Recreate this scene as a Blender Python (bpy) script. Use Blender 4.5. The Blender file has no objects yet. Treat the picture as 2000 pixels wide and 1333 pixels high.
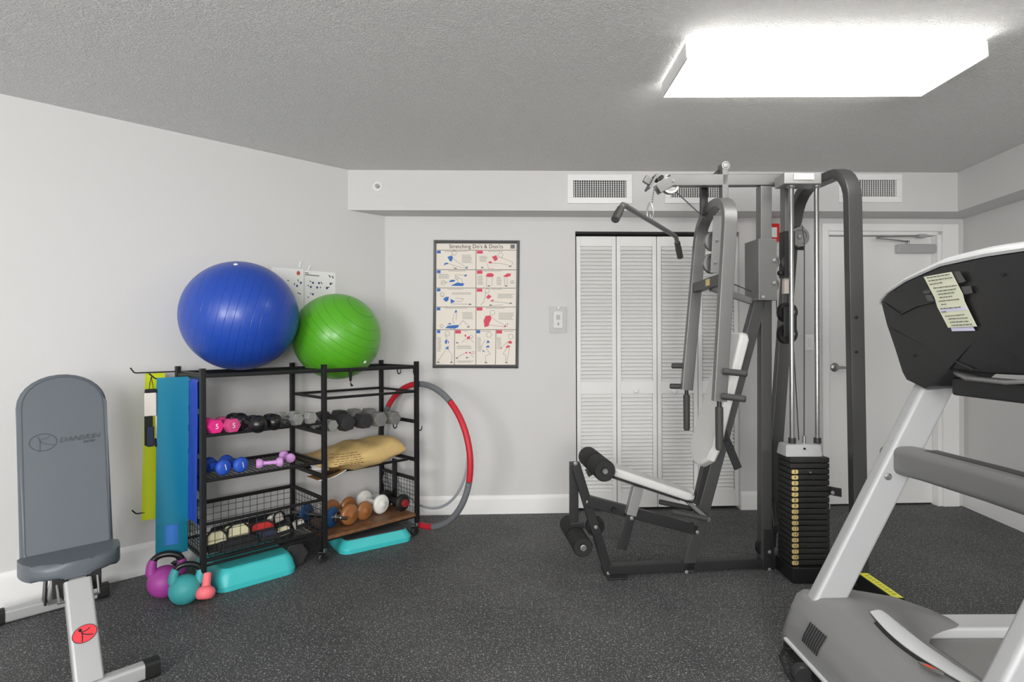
import bpy, bmesh, math, random
from mathutils import Vector, Matrix, Quaternion
random.seed(7)
PI = math.pi
sc = bpy.context.scene
C = bpy.context.collection
# ------------------------------------------------------------------ camera
FPX, CZ, ROLL = 1100.0, 1.272, 0.004          # focal length in pixels of a 2000 px wide frame, eye height, roll
cam = bpy.data.objects.new('camera', bpy.data.cameras.new('camera'))
C.objects.link(cam); sc.camera = cam
cam.data.sensor_fit = 'HORIZONTAL'; cam.data.sensor_width = 36.0; cam.data.lens = FPX / 2000 * 36
cam.data.clip_start = 0.05
cam.matrix_world = Matrix(((1, ROLL, 0, 0), (0, 0, -1, 0), (-ROLL, 1, 0, CZ), (0, 0, 0, 1)))
# ------------------------------------------------------------------ light and exposure
world = bpy.data.worlds.new('world'); sc.world = world; world.use_nodes = True
world.node_tree.nodes['Background'].inputs[0].default_value = (0.75, 0.85, 1.0, 1)
world.node_tree.nodes['Background'].inputs[1].default_value = 1.0
def area(name, loc, sx, sy, energy, rot, col=(1, 1, 1)):
    l = bpy.data.lights.new(name, 'AREA'); l.shape = 'RECTANGLE'; l.size = sx; l.size_y = sy; l.energy = energy; l.color = col
    o = bpy.data.objects.new(name, l); C.objects.link(o); o.location = loc; o.rotation_euler = rot
    return o
WIN = [(-1.9, 1.3), (0.3, 1.3)]                 # window centres and widths in the rear wall behind the camera
for i, (wx, ww) in enumerate(WIN):               # daylight falling in through the two rear windows
    area('daylight', (wx, -2.72, 1.55), ww, 1.35, 95, (PI / 2, 0, 0), (1.0, 0.985, 0.96))
LAMP_STRENGTH = 5.2
sc.view_settings.view_transform = 'Standard'; sc.view_settings.look = 'None'
sc.view_settings.exposure = 0.55; sc.view_settings.gamma = 1.0; sc.view_settings.use_curve_mapping = False

# ------------------------------------------------------------------ measuring helpers (frame 2000 x 1333)
def uv(px, py):
    dx, dy = px - 1000, py - 666.5
    return (dx - ROLL * dy) / FPX, (dy + ROLL * dx) / FPX
def P(px, py, Y):
    u, v = uv(px, py); return Vector((u * Y, Y, CZ - v * Y))
def PZ(px, py, z=0.0):
    u, v = uv(px, py); Y = (CZ - z) / v; return Vector((u * Y, Y, z))
# ------------------------------------------------------------------ materials
def lin(c):
    return tuple((x / 255 / 12.92) if x / 255 <= 0.04045 else ((x / 255 + 0.055) / 1.055) ** 2.4 for x in c) + (1,)
MATS = {}
def mat(name, rgb=(128, 128, 128), rough=0.5, metal=0.0, bump=0.0, bscale=60.0, var=0.0, vscale=8.0, coat=0.0, trans=0.0, spec=0.5, emit=0.0, detail=2.0, sss=0.0):
    if name in MATS: return MATS[name]
    m = bpy.data.materials.new(name); m.use_nodes = True; MATS[name] = m
    nt = m.node_tree; b = nt.nodes['Principled BSDF']
    c = lin(rgb)
    b.inputs['Base Color'].default_value = c; b.inputs['Roughness'].default_value = rough; b.inputs['Metallic'].default_value = metal
    b.inputs['Specular IOR Level'].default_value = spec; b.inputs['Coat Weight'].default_value = coat; b.inputs['Coat Roughness'].default_value = 0.15
    b.inputs['Transmission Weight'].default_value = trans
    if emit: b.inputs['Emission Color'].default_value = c; b.inputs['Emission Strength'].default_value = emit
    tc = nt.nodes.new('ShaderNodeTexCoord')
    if var:
        n = nt.nodes.new('ShaderNodeTexNoise'); n.inputs['Scale'].default_value = vscale; n.inputs['Detail'].default_value = 4
        nt.links.new(tc.outputs['Object'], n.inputs['Vector'])
        r = nt.nodes.new('ShaderNodeValToRGB')
        r.color_ramp.elements[0].position = 0.3; r.color_ramp.elements[1].position = 0.7
        r.color_ramp.elements[0].color = tuple(x * (1 - var) for x in c[:3]) + (1,)
        r.color_ramp.elements[1].color = tuple(min(1, x * (1 + var)) for x in c[:3]) + (1,)
        nt.links.new(n.outputs['Fac'], r.inputs['Fac']); nt.links.new(r.outputs['Color'], b.inputs['Base Color'])
    if bump:
        n = nt.nodes.new('ShaderNodeTexNoise'); n.inputs['Scale'].default_value = bscale; n.inputs['Detail'].default_value = detail
        nt.links.new(tc.outputs['Object'], n.inputs['Vector'])
        k = nt.nodes.new('ShaderNodeBump'); k.inputs['Strength'].default_value = bump; k.inputs['Distance'].default_value = 0.01
        nt.links.new(n.outputs['Fac'], k.inputs['Height']); nt.links.new(k.outputs['Normal'], b.inputs['Normal'])
    return m
mat('wall_paint', (212, 211, 210), 0.75, bump=0.02, bscale=25, spec=0.3)
mat('trim_white', (238, 238, 237), 0.4, spec=0.4)
mat('door_white', (232, 232, 230), 0.5, spec=0.4)
mat('black_steel', (26, 26, 27), 0.4, spec=0.4)
mat('wire_black', (22, 22, 23), 0.45)
mat('gym_grey', (114, 114, 113), 0.4, metal=0.4, var=0.03)
mat('gym_dark', (50, 50, 51), 0.38, metal=0.3)
mat('gym_mid', (78, 78, 78), 0.38, metal=0.4)
mat('gym_light', (150, 150, 149), 0.4, metal=0.4)
mat('chrome', (178, 178, 177), 0.2, metal=1.0)
mat('steel', (165, 165, 163), 0.33, metal=0.9)
mat('silver_paint', (186, 187, 188), 0.38, metal=0.35)
mat('foam_black', (30, 30, 31), 0.75, bump=0.05, bscale=300)
mat('grip_grey', (62, 62, 60), 0.6)
mat('vinyl_white', (205, 205, 203), 0.42, var=0.02)
mat('vinyl_grey', (94, 101, 108), 0.42, bump=0.02, bscale=350)
mat('vinyl_seam_shade', (76, 82, 89), 0.5)  # darker vinyl for the piping, and for groove shade painted onto the embossing
mat('plastic_black', (28, 28, 29), 0.35)
mat('plastic_dark', (44, 44, 46), 0.4)
mat('rubber_black', (20, 20, 20), 0.6)
mat('iron_plate', (32, 32, 32), 0.5, var=0.15, vscale=40)
mat('cable', (60, 60, 60), 0.4)
mat('label_gold', (206, 184, 120), 0.45)
mat('ink', (28, 28, 30), 0.7)
mat('ink_soft', (120, 120, 122), 0.8)
mat('paper_cream', (234, 226, 215), 0.7)
mat('paper_white', (236, 236, 234), 0.7)
mat('paper_note', (222, 224, 200), 0.7)
mat('paper_lilac', (214, 212, 238), 0.7)
mat('print_blue', (58, 112, 188), 0.7)
mat('print_pink', (218, 76, 100), 0.7)
mat('red', (214, 40, 36), 0.4)
mat('sticker_red', (226, 62, 72), 0.45)
mat('dark_gap', (38, 38, 38), 0.9)
mat('pewter', (150, 150, 152), 0.28, metal=0.85)
def mat_floor():
    m = bpy.data.materials.new('rubber_floor'); m.use_nodes = True; MATS['rubber_floor'] = m
    nt = m.node_tree; b = nt.nodes['Principled BSDF']
    tc = nt.nodes.new('ShaderNodeTexCoord'); gm = nt.nodes.new('ShaderNodeNewGeometry')
    base = nt.nodes.new('ShaderNodeTexNoise'); base.inputs['Scale'].default_value = 2.2; base.inputs['Detail'].default_value = 6
    r0 = nt.nodes.new('ShaderNodeValToRGB'); r0.color_ramp.elements[0].color = lin((60, 61, 62)); r0.color_ramp.elements[1].color = lin((78, 78, 78))
    r0.color_ramp.elements[0].position = 0.35; r0.color_ramp.elements[1].position = 0.7
    nt.links.new(gm.outputs['Position'], base.inputs['Vector']); nt.links.new(base.outputs['Fac'], r0.inputs['Fac'])
    prev = r0.outputs['Color']
    for scale, th, col in ((170, 0.705, (170, 172, 174)), (95, 0.735, (150, 152, 154)), (330, 0.67, (110, 111, 112))):
        n = nt.nodes.new('ShaderNodeTexNoise'); n.inputs['Scale'].default_value = scale; n.inputs['Detail'].default_value = 0
        nt.links.new(gm.outputs['Position'], n.inputs['Vector'])
        r = nt.nodes.new('ShaderNodeValToRGB'); r.color_ramp.elements[0].position = th - 0.03; r.color_ramp.elements[1].position = th + 0.02
        nt.links.new(n.outputs['Fac'], r.inputs['Fac'])
        mx = nt.nodes.new('ShaderNodeMix'); mx.data_type = 'RGBA'
        nt.links.new(r.outputs['Color'], mx.inputs[0]); nt.links.new(prev, mx.inputs[6]); mx.inputs[7].default_value = lin(col)
        prev = mx.outputs[2]
    nt.links.new(prev, b.inputs['Base Color'])
    b.inputs['Roughness'].default_value = 0.62; b.inputs['Specular IOR Level'].default_value = 0.35
    n = nt.nodes.new('ShaderNodeTexNoise'); n.inputs['Scale'].default_value = 260
    nt.links.new(gm.outputs['Position'], n.inputs['Vector'])
    k = nt.nodes.new('ShaderNodeBump'); k.inputs['Strength'].default_value = 0.12; k.inputs['Distance'].default_value = 0.003
    nt.links.new(n.outputs['Fac'], k.inputs['Height']); nt.links.new(k.outputs['Normal'], b.inputs['Normal'])
mat_floor()
def mat_ceiling():
    m = bpy.data.materials.new('popcorn_ceiling'); m.use_nodes = True; MATS['popcorn_ceiling'] = m
    nt = m.node_tree; b = nt.nodes['Principled BSDF']
    b.inputs['Base Color'].default_value = lin((244, 243, 241)); b.inputs['Roughness'].default_value = 0.9; b.inputs['Specular IOR Level'].default_value = 0.1
    gm = nt.nodes.new('ShaderNodeNewGeometry')
    v = nt.nodes.new('ShaderNodeTexNoise'); v.inputs['Scale'].default_value = 125; v.inputs['Detail'].default_value = 3; v.inputs['Roughness'].default_value = 0.6
    nt.links.new(gm.outputs['Position'], v.inputs['Vector'])
    r = nt.nodes.new('ShaderNodeValToRGB'); r.color_ramp.elements[0].position = 0.42; r.color_ramp.elements[1].position = 0.66
    nt.links.new(v.outputs['Fac'], r.inputs['Fac'])
    k = nt.nodes.new('ShaderNodeBump'); k.inputs['Strength'].default_value = 0.75; k.inputs['Distance'].default_value = 0.010
    nt.links.new(r.outputs['Color'], k.inputs['Height']); nt.links.new(k.outputs['Normal'], b.inputs['Normal'])
mat_ceiling()
# ------------------------------------------------------------------ mesh helpers
def nb(): return bmesh.new()
def box(bm, lo, hi, bevel=0.0, M=None, seg=2):
    lo, hi = Vector(lo), Vector(hi)
    vs = [bm.verts.new((x, y, z)) for x in (lo.x, hi.x) for y in (lo.y, hi.y) for z in (lo.z, hi.z)]
    fs = [bm.faces.new([vs[i] for i in f]) for f in ((0, 1, 3, 2), (4, 6, 7, 5), (0, 4, 5, 1), (2, 3, 7, 6), (0, 2, 6, 4), (1, 5, 7, 3))]
    if bevel:
        r = bmesh.ops.bevel(bm, geom=list({e for f in fs for e in f.edges}), offset=bevel, segments=seg, affect='EDGES', profile=0.5)
        vs = list({v for f in r['faces'] for v in f.verts} | {v for v in vs if v.is_valid})
    if M is not None: bmesh.ops.transform(bm, matrix=M, verts=vs)
    return vs
def circ(r, n=12): return [(r * math.cos(2 * PI * i / n), r * math.sin(2 * PI * i / n)) for i in range(n)]
def rrect(w, h, c=0.004, k=2):
    out = []
    for cx, cy, a0 in ((w / 2 - c, h / 2 - c, 0), (-w / 2 + c, h / 2 - c, PI / 2), (-w / 2 + c, -h / 2 + c, PI), (w / 2 - c, -h / 2 + c, 1.5 * PI)):
        for i in range(k + 1):
            a = a0 + PI / 2 * i / k; out.append((cx + c * math.cos(a), cy + c * math.sin(a)))
    return out
def sweep(bm, pts, prof, up=(0, 0, 1), closed=False, caps=True, scale=None):
    """sweep a 2-D profile along points; profile x lies along side = tangent x up, profile y along up"""
    pts = [Vector(p) for p in pts]; n = len(pts); rings = []; up = Vector(up)
    for i, p in enumerate(pts):
        if closed: t = pts[(i + 1) % n] - pts[i - 1]
        elif i == 0: t = pts[1] - pts[0]
        elif i == n - 1: t = pts[-1] - pts[-2]
        else: t = (pts[i + 1] - p).normalized() + (p - pts[i - 1]).normalized()
        t = t.normalized()
        if abs(t.dot(up.normalized())) > 0.98:
            u = Vector((0, 1, 0)) if abs(t.y) < 0.9 else Vector((1, 0, 0))
        else: u = up
        s = t.cross(u).normalized(); u = s.cross(t).normalized()
        k = scale[i] if scale else 1.0
        rings.append([bm.verts.new(p + s * x * k + u * y * k) for x, y in prof])
    m = len(prof)
    for i in range(n if closed else n - 1):
        a, b = rings[i], rings[(i + 1) % n]
        for j in range(m): bm.faces.new((a[j], a[(j + 1) % m], b[(j + 1) % m], b[j]))
    if caps and not closed:
        bm.faces.new(list(reversed(rings[0]))); bm.faces.new(rings[-1])
    return bm
def bar(bm, a, b, w, h, up=(0, 0, 1), c=0.004): return sweep(bm, (a, b), rrect(w, h, min(c, w / 2.1, h / 2.1)), up)
def cyl(bm, a, b, r, r2=None, n=16):
    return sweep(bm, (a, b), circ(r, n), scale=(1.0, (r2 / r) if r2 is not None else 1.0))
def tube(bm, pts, r, n=8, closed=False, up=(0, 0, 1)): return sweep(bm, pts, circ(r, n), up, closed)
def axis_matrix(c, axis, up=(0, 0, 1)):
    z = Vector(axis).normalized(); u = Vector(up)
    if abs(z.dot(u)) > 0.98: u = Vector((0, 1, 0))
    x = u.cross(z).normalized(); y = z.cross(x)
    return Matrix(((x.x, y.x, z.x, c[0]), (x.y, y.y, z.y, c[1]), (x.z, y.z, z.z, c[2]), (0, 0, 0, 1)))
def lathe(bm, prof, c=(0, 0, 0), axis=(0, 0, 1), n=24, up=(0, 0, 1)):
    """prof: list of (radius, height); both ends close on the axis"""
    M = axis_matrix(c, axis, up); rings = []
    for r, z in prof:
        if r < 1e-6: rings.append([bm.verts.new(M @ Vector((0, 0, z)))])
        else: rings.append([bm.verts.new(M @ Vector((r * math.cos(2 * PI * i / n), r * math.sin(2 * PI * i / n), z))) for i in range(n)])
    for a, b in zip(rings, rings[1:]):
        for j in range(n):
            q = [a[j % len(a)], a[(j + 1) % len(a)], b[(j + 1) % len(b)], b[j % len(b)]]
            q = [v for k, v in enumerate(q) if v not in q[:k]]
            if len(q) > 2: bm.faces.new(q)
    for rg, rev in ((rings[0], True), (rings[-1], False)):
        if len(rg) > 1: bm.faces.new(list(reversed(rg)) if rev else rg)
    return bm
def prism(bm, poly, M, z0, z1, bevel=0.0, seg=2):
    """polygon in the local xy plane of M, extruded from z0 to z1"""
    a = [bm.verts.new(M @ Vector((x, y, z0))) for x, y in poly]; b = [bm.verts.new(M @ Vector((x, y, z1))) for x, y in poly]
    n = len(poly); fs = [bm.faces.new(list(reversed(a))), bm.faces.new(b)]
    es = list(fs[0].edges) + list(fs[1].edges)
    for i in range(n): bm.faces.new((a[i], a[(i + 1) % n], b[(i + 1) % n], b[i]))
    if bevel: bmesh.ops.bevel(bm, geom=es, offset=bevel, segments=seg, affect='EDGES', profile=0.5)
    return bm
def ball(bm, c, r, nu=24, nv=16, s=(1, 1, 1), M=None):
    M = M or Matrix.Identity(4); c = Vector(c); rings = []
    for j in range(nv + 1):
        th = PI * j / nv
        k = 1 if j in (0, nv) else nu
        rings.append([bm.verts.new(c + M.to_3x3() @ Vector((s[0] * r * math.sin(th) * math.cos(2 * PI * i / nu), s[1] * r * math.sin(th) * math.sin(2 * PI * i / nu), s[2] * r * math.cos(th)))) for i in range(k)])
    for a, b in zip(rings, rings[1:]):
        for i in range(nu):
            q = [a[i % len(a)], b[i % len(b)], b[(i + 1) % len(b)], a[(i + 1) % len(a)]]
            q = [v for k, v in enumerate(q) if v not in q[:k]]
            bm.faces.new(q)
    return bm
def sheet(bm, fn, nu, nv, thick=0.0):
    """grid surface fn(u, v); thick > 0 gives it a second side"""
    g = [[bm.verts.new(fn(i / nu, j / nv)) for i in range(nu + 1)] for j in range(nv + 1)]
    fs = [bm.faces.new((g[j][i], g[j][i + 1], g[j + 1][i + 1], g[j + 1][i])) for j in range(nv) for i in range(nu)]
    if thick:
        bm.normal_update()
        bmesh.ops.solidify(bm, geom=fs, thickness=thick)
    return bm
def quad(bm, *ps):
    bm.faces.new([bm.verts.new(p) for p in ps]); return bm
def org(o):
    p = Vector((0, 0, 0))
    while o is not None: p += o.location; o = o.parent
    return p
def obj(name, bm, m, parent=None, loc=None, ang=35, kind=None):
    """turn a bmesh in world coordinates into one mesh object"""
    me = bpy.data.meshes.new(name)
    o = bpy.data.objects.new(name, me); C.objects.link(o)
    off = org(parent) if parent else Vector(loc or (0, 0, 0))
    if not parent: o.location = off
    else: o.parent = parent
    bmesh.ops.translate(bm, vec=-off, verts=bm.verts)
    bmesh.ops.recalc_face_normals(bm, faces=bm.faces)
    bm.to_mesh(me); bm.free()
    me.shade_smooth(); me.set_sharp_from_angle(angle=math.radians(ang))
    me.materials.append(MATS[m] if isinstance(m, str) else m)
    wn = o.modifiers.new('weighted_normals', 'WEIGHTED_NORMAL'); wn.keep_sharp = True
    if kind: o['kind'] = kind
    return o
def tag(o, label, cat, group=None):
    o['label'] = label; o['category'] = cat
    if group: o['group'] = group
    return o
def thing(name, label, cat, loc, group=None):
    o = bpy.data.objects.new(name, None); C.objects.link(o); o.location = loc; o.empty_display_size = 0.05
    return tag(o, label, cat, group)
def struct(name, bm, m, **k):
    o = obj(name, bm, m, **k); o['kind'] = 'structure'; return o
def text_bm(bm, txt, size, M, extrude=0.0, shear=0.0, align='CENTER', sx=1.0, spacing=1.0):
    cu = bpy.data.curves.new('txt', 'FONT'); cu.body = txt; cu.size = size; cu.extrude = extrude; cu.align_x = align; cu.align_y = 'CENTER'; cu.shear = shear
    cu.space_character = spacing; cu.resolution_u = 3
    o = bpy.data.objects.new('txt', cu); C.objects.link(o)
    bpy.context.view_layer.update()
    me = bpy.data.meshes.new_from_object(o.evaluated_get(bpy.context.evaluated_depsgraph_get()))
    n0 = len(bm.verts); bm.from_mesh(me); bm.verts.ensure_lookup_table()
    vs = bm.verts[n0:]
    bmesh.ops.transform(bm, matrix=M @ Matrix.Diagonal((sx, 1, 1, 1)), verts=vs)
    bpy.data.objects.remove(o); bpy.data.curves.remove(cu); bpy.data.meshes.remove(me)
    return bm
def face_matrix(c, xdir, ydir):
    x = Vector(xdir).normalized(); y = Vector(ydir); y = (y - x * y.dot(x)).normalized(); z = x.cross(y)
    return Matrix(((x.x, y.x, z.x, c[0]), (x.y, y.y, z.y, c[1]), (x.z, y.z, z.z, c[2]), (0, 0, 0, 1)))
# ------------------------------------------------------------------ the room
CEIL = 2.469; SOF = 2.189
TB = 0.04; D0 = 4.158                              # back wall: Y = D0 + TB * X
AB = math.atan(TB); EB = Vector((math.cos(AB), math.sin(AB), 0)); NB = Vector((-math.sin(AB), math.cos(AB), 0)); OB = Vector((0, D0, 0))
MB = Matrix.Translation(OB) @ Matrix.Rotation(AB, 4, 'Z')   # wall frame: x along the wall, y into the wall, z up
def bw(px, py, y=0.0):
    u, v = uv(px, py); t = (NB.dot(OB) + y) / Vector((u, 1, 0)).dot(NB)
    p = Vector((u * t, t, CZ - v * t)); return (p - OB).dot(EB), p.z
def W(s, y, z): return MB @ Vector((s, y, z))
def wbox(bm, s0, s1, y0, y1, z0, z1, bevel=0.0): return box(bm, (s0, y0, z0), (s1, y1, z1), bevel, MB)
CORNER = Vector((-0.925, 4.121, 0)); LEND = Vector((-2.45, 2.70, 0))
EL = (LEND - CORNER).normalized(); NL = Vector((-EL.y, EL.x, 0))
if NL.dot(-CORNER) < 0: NL = -NL
ML = Matrix(((EL.x, -NL.x, 0, CORNER.x), (EL.y, -NL.y, 0, CORNER.y), (0, 0, 1, 0), (0, 0, 0, 1)))  # x away from the corner, y into the wall
RC = W(3.447, 0, 0); ER = Vector((-0.12, -1, 0)).normalized()
# floor of rubber mats
bm = nb(); box(bm, (-3.6, -3.0, -0.05), (3.9, 4.9, -0.009)); fl = struct('floor', bm, 'dark_gap')
xs = [-3.6, -2.93, -1.10, 0.73, 2.56, 3.9]; ys = [-3.0, -0.985, 0.845, 2.675, 4.9]
for i in range(len(xs) - 1):
    for j in range(len(ys) - 1):
        g = 0.0007; bm = nb(); box(bm, (xs[i] + g, ys[j] + g, -0.009), (xs[i + 1] - g, ys[j + 1] - g, 0.0))
        obj('rubber_mat', bm, 'rubber_floor', fl)
bm = nb(); box(bm, (-3.6, -3.0, CEIL), (3.9, 4.9, CEIL + 0.06)); struct('ceiling', bm, 'popcorn_ceiling')
# back wall with the closet and the door openings
cl0, cztop = bw(1123.5, 452); cl1 = bw(1444, 452)[0]
dr0, dztop = bw(1616, 452); dr1 = bw(1838, 452)[0]
s_l, s_r = -1.02, 3.56
bm = nb()
wbox(bm, s_l, cl0, 0, 0.12, 0, CEIL); wbox(bm, cl0, cl1, 0, 0.12, cztop, CEIL); wbox(bm, cl1, dr0, 0, 0.12, 0, CEIL)
wbox(bm, dr0, dr1, 0, 0.12, dztop, CEIL); wbox(bm, dr1, s_r, 0, 0.12, 0, CEIL)
wbox(bm, cl0 - 0.05, cl1 + 0.05, 0.5, 0.55, 0, CEIL); wbox(bm, cl0 - 0.05, cl0, 0.12, 0.5, 0, CEIL); wbox(bm, cl1, cl1 + 0.05, 0.12, 0.5, 0, CEIL); wbox(bm, cl0, cl1, 0.12, 0.5, cztop + 0.02, cztop + 0.06)
wbox(bm, dr0 - 0.05, dr1 + 0.05, 0.12, 0.16, 0, CEIL)
struct('wall_back', bm, 'wall_paint')
# left wall, and the wall that runs on past the camera
bm = nb(); box(bm, (-0.12, 0, 0), (3.4, 0.12, CEIL), 0, ML); struct('wall_left', bm, 'wall_paint')
le = ML @ Vector((3.0, 0, 0))
bm = nb(); box(bm, (le.x - 0.12, -2.72, 0), (le.x, le.y + 0.05, CEIL)); struct('wall_side', bm, 'wall_paint')
# right wall
MR = Matrix(((ER.x, -ER.y, 0, RC.x), (ER.y, ER.x, 0, RC.y), (0, 0, 1, 0), (0, 0, 0, 1)))
if (MR.to_3x3() @ Vector((0, 1, 0))).x < 0: MR = MR @ Matrix.Diagonal((1, -1, 1, 1))
bm = nb(); box(bm, (-0.1, 0, 0), (7.1, 0.12, CEIL), 0, MR); struct('wall_right', bm, 'wall_paint')
# rear wall behind the camera, with two windows
bm = nb(); x0 = -3.6; ed = sorted([e for wx, ww in WIN for e in (wx - ww / 2, wx + ww / 2)])
zs0, zs1 = 0.85, 2.25
for a, b in zip([-3.6] + ed[1::2], ed[0::2] + [3.9]): box(bm, (a, -2.84, 0), (b, -2.6, CEIL))
for wx, ww in WIN:
    box(bm, (wx - ww / 2, -2.84, 0), (wx + ww / 2, -2.6, zs0)); box(bm, (wx - ww / 2, -2.84, zs1), (wx + ww / 2, -2.6, CEIL))
struct('wall_rear', bm, 'wall_paint')
for i, (wx, ww) in enumerate(WIN):
    bm = nb(); y0, y1 = -2.66, -2.62
    for a, b in ((wx - ww / 2, wx - ww / 2 + 0.05), (wx + ww / 2 - 0.05, wx + ww / 2), (wx - 0.02, wx + 0.02)): box(bm, (a, y0, zs0), (b, y1, zs1))
    for a, b in ((zs0, zs0 + 0.05), (zs1 - 0.05, zs1)): box(bm, (wx - ww / 2, y0, a), (wx + ww / 2, y1, b))
    struct('window_%d' % (i + 1), bm, 'trim_white')
# soffits
TS = 0.028; c0 = ML @ Vector((0, 0, 0))
sf0 = Vector((-1.139, 3.922, 0)); sdir = Vector((1, TS, 0)).normalized()
sfr = sf0 + sdir * 4.345                            # inner corner of the two soffits
bm = nb(); rb = RC + ER * 6.9; ri = sfr + ER * 6.6
poly = [sf0 + Vector((-0.05, -0.0467, 0)) * 0, sfr, Vector((sfr.x + 0.6, 4.75, 0)), Vector((-0.60, 4.45, 0)), Vector((-1.30, 4.06, 0))]
prism(bm, [(p.x, p.y) for p in poly], Matrix.Identity(4), SOF, CEIL); struct('trim_1', bm, 'wall_paint')['label'] = 'boxed soffit along the back wall'
bm = nb(); poly = [sfr, ri, rb + Vector((0.2, 0, 0)), RC + Vector((0.3, 0.3, 0)), Vector((sfr.x + 0.3, 4.4, 0))]
prism(bm, [(p.x, p.y) for p in poly], Matrix.Identity(4), SOF, CEIL - 0.0005); struct('trim_2', bm, 'wall_paint')['label'] = 'boxed soffit along the right wall'
# baseboards
def base_prof(bm, a, b, M, h=0.135):
    pr = [(-0.0, 0), (-0.016, 0), (-0.016, h - 0.03), (-0.012, h - 0.02), (-0.010, h - 0.008), (-0.004, h), (0, h)]
    va = [bm.verts.new(M @ Vector((a, y, z))) for y, z in pr]; vb = [bm.verts.new(M @ Vector((b, y, z))) for y, z in pr]
    for i in range(len(pr)): bm.faces.new((va[i], va[(i + 1) % len(pr)], vb[(i + 1) % len(pr)], vb[i]))
    bm.faces.new(va); bm.faces.new(vb)
cas0 = bw(1604, 500)[0]; cas1 = bw(1869, 500)[0]
bm = nb(); base_prof(bm, -0.93, cl0 - 0.0, MB); struct('baseboard_back', bm, 'trim_white')
bm = nb(); base_prof(bm, cl1 + 0.0, cas0, MB); o = struct('baseboard_middle', bm, 'trim_white')
bm = nb(); base_prof(bm, 0.0, 3.05, ML, 0.17); struct('baseboard_left', bm, 'trim_white')
bm = nb(); base_prof(bm, 0.0, 7.0, MR); struct('baseboard_right', bm, 'trim_white')
# casing of the door
bm = nb(); zt = bw(1700, 438)[1]; w = dr0 - cas0
wbox(bm, cas0, dr0, -0.018, 0.0, 0, zt, 0.004); wbox(bm, dr1, cas1, -0.018, 0.0, 0, zt, 0.004); wbox(bm, dr0, dr1, -0.018, 0.0, dztop, zt, 0.004)
wbox(bm, dr0, dr0 + 0.012, 0.0, 0.12, 0, dztop); wbox(bm, dr1 - 0.03, dr1, 0.0, 0.07, 0, dztop); wbox(bm, dr0, dr1, 0.0, 0.05, dztop - 0.025, dztop)
struct('trim_3', bm, 'trim_white')['label'] = 'white casing around the door'
# entry door
d0, d1 = dr0 + 0.014, dr1 - 0.032
bm = nb(); wbox(bm, d0, d1, 0.055, 0.1, 0.012, dztop - 0.028, 0.002); dr = struct('door_1', bm, 'door_white', loc=W((d0 + d1) / 2, 0.07, 0))
hx, hz = bw(1628, 718, 0.05)
bm = nb(); lathe(bm, [(0, 0), (0.034, 0), (0.034, 0.006), (0.026, 0.014), (0.014, 0.018), (0.012, 0.045), (0, 0.045)], W(hx + 0.01, 0.055, hz), -NB, 24); hr = obj('handle_rose', bm, 'steel', dr)
bm = nb(); sweep(bm, [W(hx + 0.006, 0.012, hz), W(hx + 0.05, 0.008, hz), W(hx + 0.12, 0.012, hz - 0.004)], rrect(0.012, 0.02, 0.005), scale=(1.1, 1, 0.85)); obj('lever', bm, 'steel', hr)
ca, cb_ = bw(1751, 495, 0.03), bw(1824, 478, 0.03)
bm = nb(); wbox(bm, ca[0], cb_[0], 0.0, 0.055, ca[1], cb_[1], 0.008); dc = obj('door_closer', bm, 'silver_paint', dr)
bm = nb(); a0 = W(*(lambda q: (q[0], 0.01, q[1]))(bw(1774, 472, 0.01))); a1 = W(*(lambda q: (q[0], -0.09, q[1]))(bw(1713, 466, -0.09))); a2 = W(*(lambda q: (q[0], -0.02, q[1]))(bw(1800, 461, -0.02)))
bar(bm, a0, a1, 0.02, 0.008); bar(bm, a1 + Vector((0, 0, 0.01)), a2, 0.018, 0.008); cyl(bm, a0 - Vector((0, 0, 0.03)), a0 + Vector((0, 0, 0.01)), 0.008); obj('closer_arm', bm, 'steel', dr)
bm = nb(); box(bm, (-0.03, -0.014, -0.012), (0.035, 0.02, 0.012), 0.004, Matrix.Translation(a2) @ Matrix.Rotation(AB, 4, 'Z')); obj('arm_shoe', bm, 'silver_paint', dr)
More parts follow.
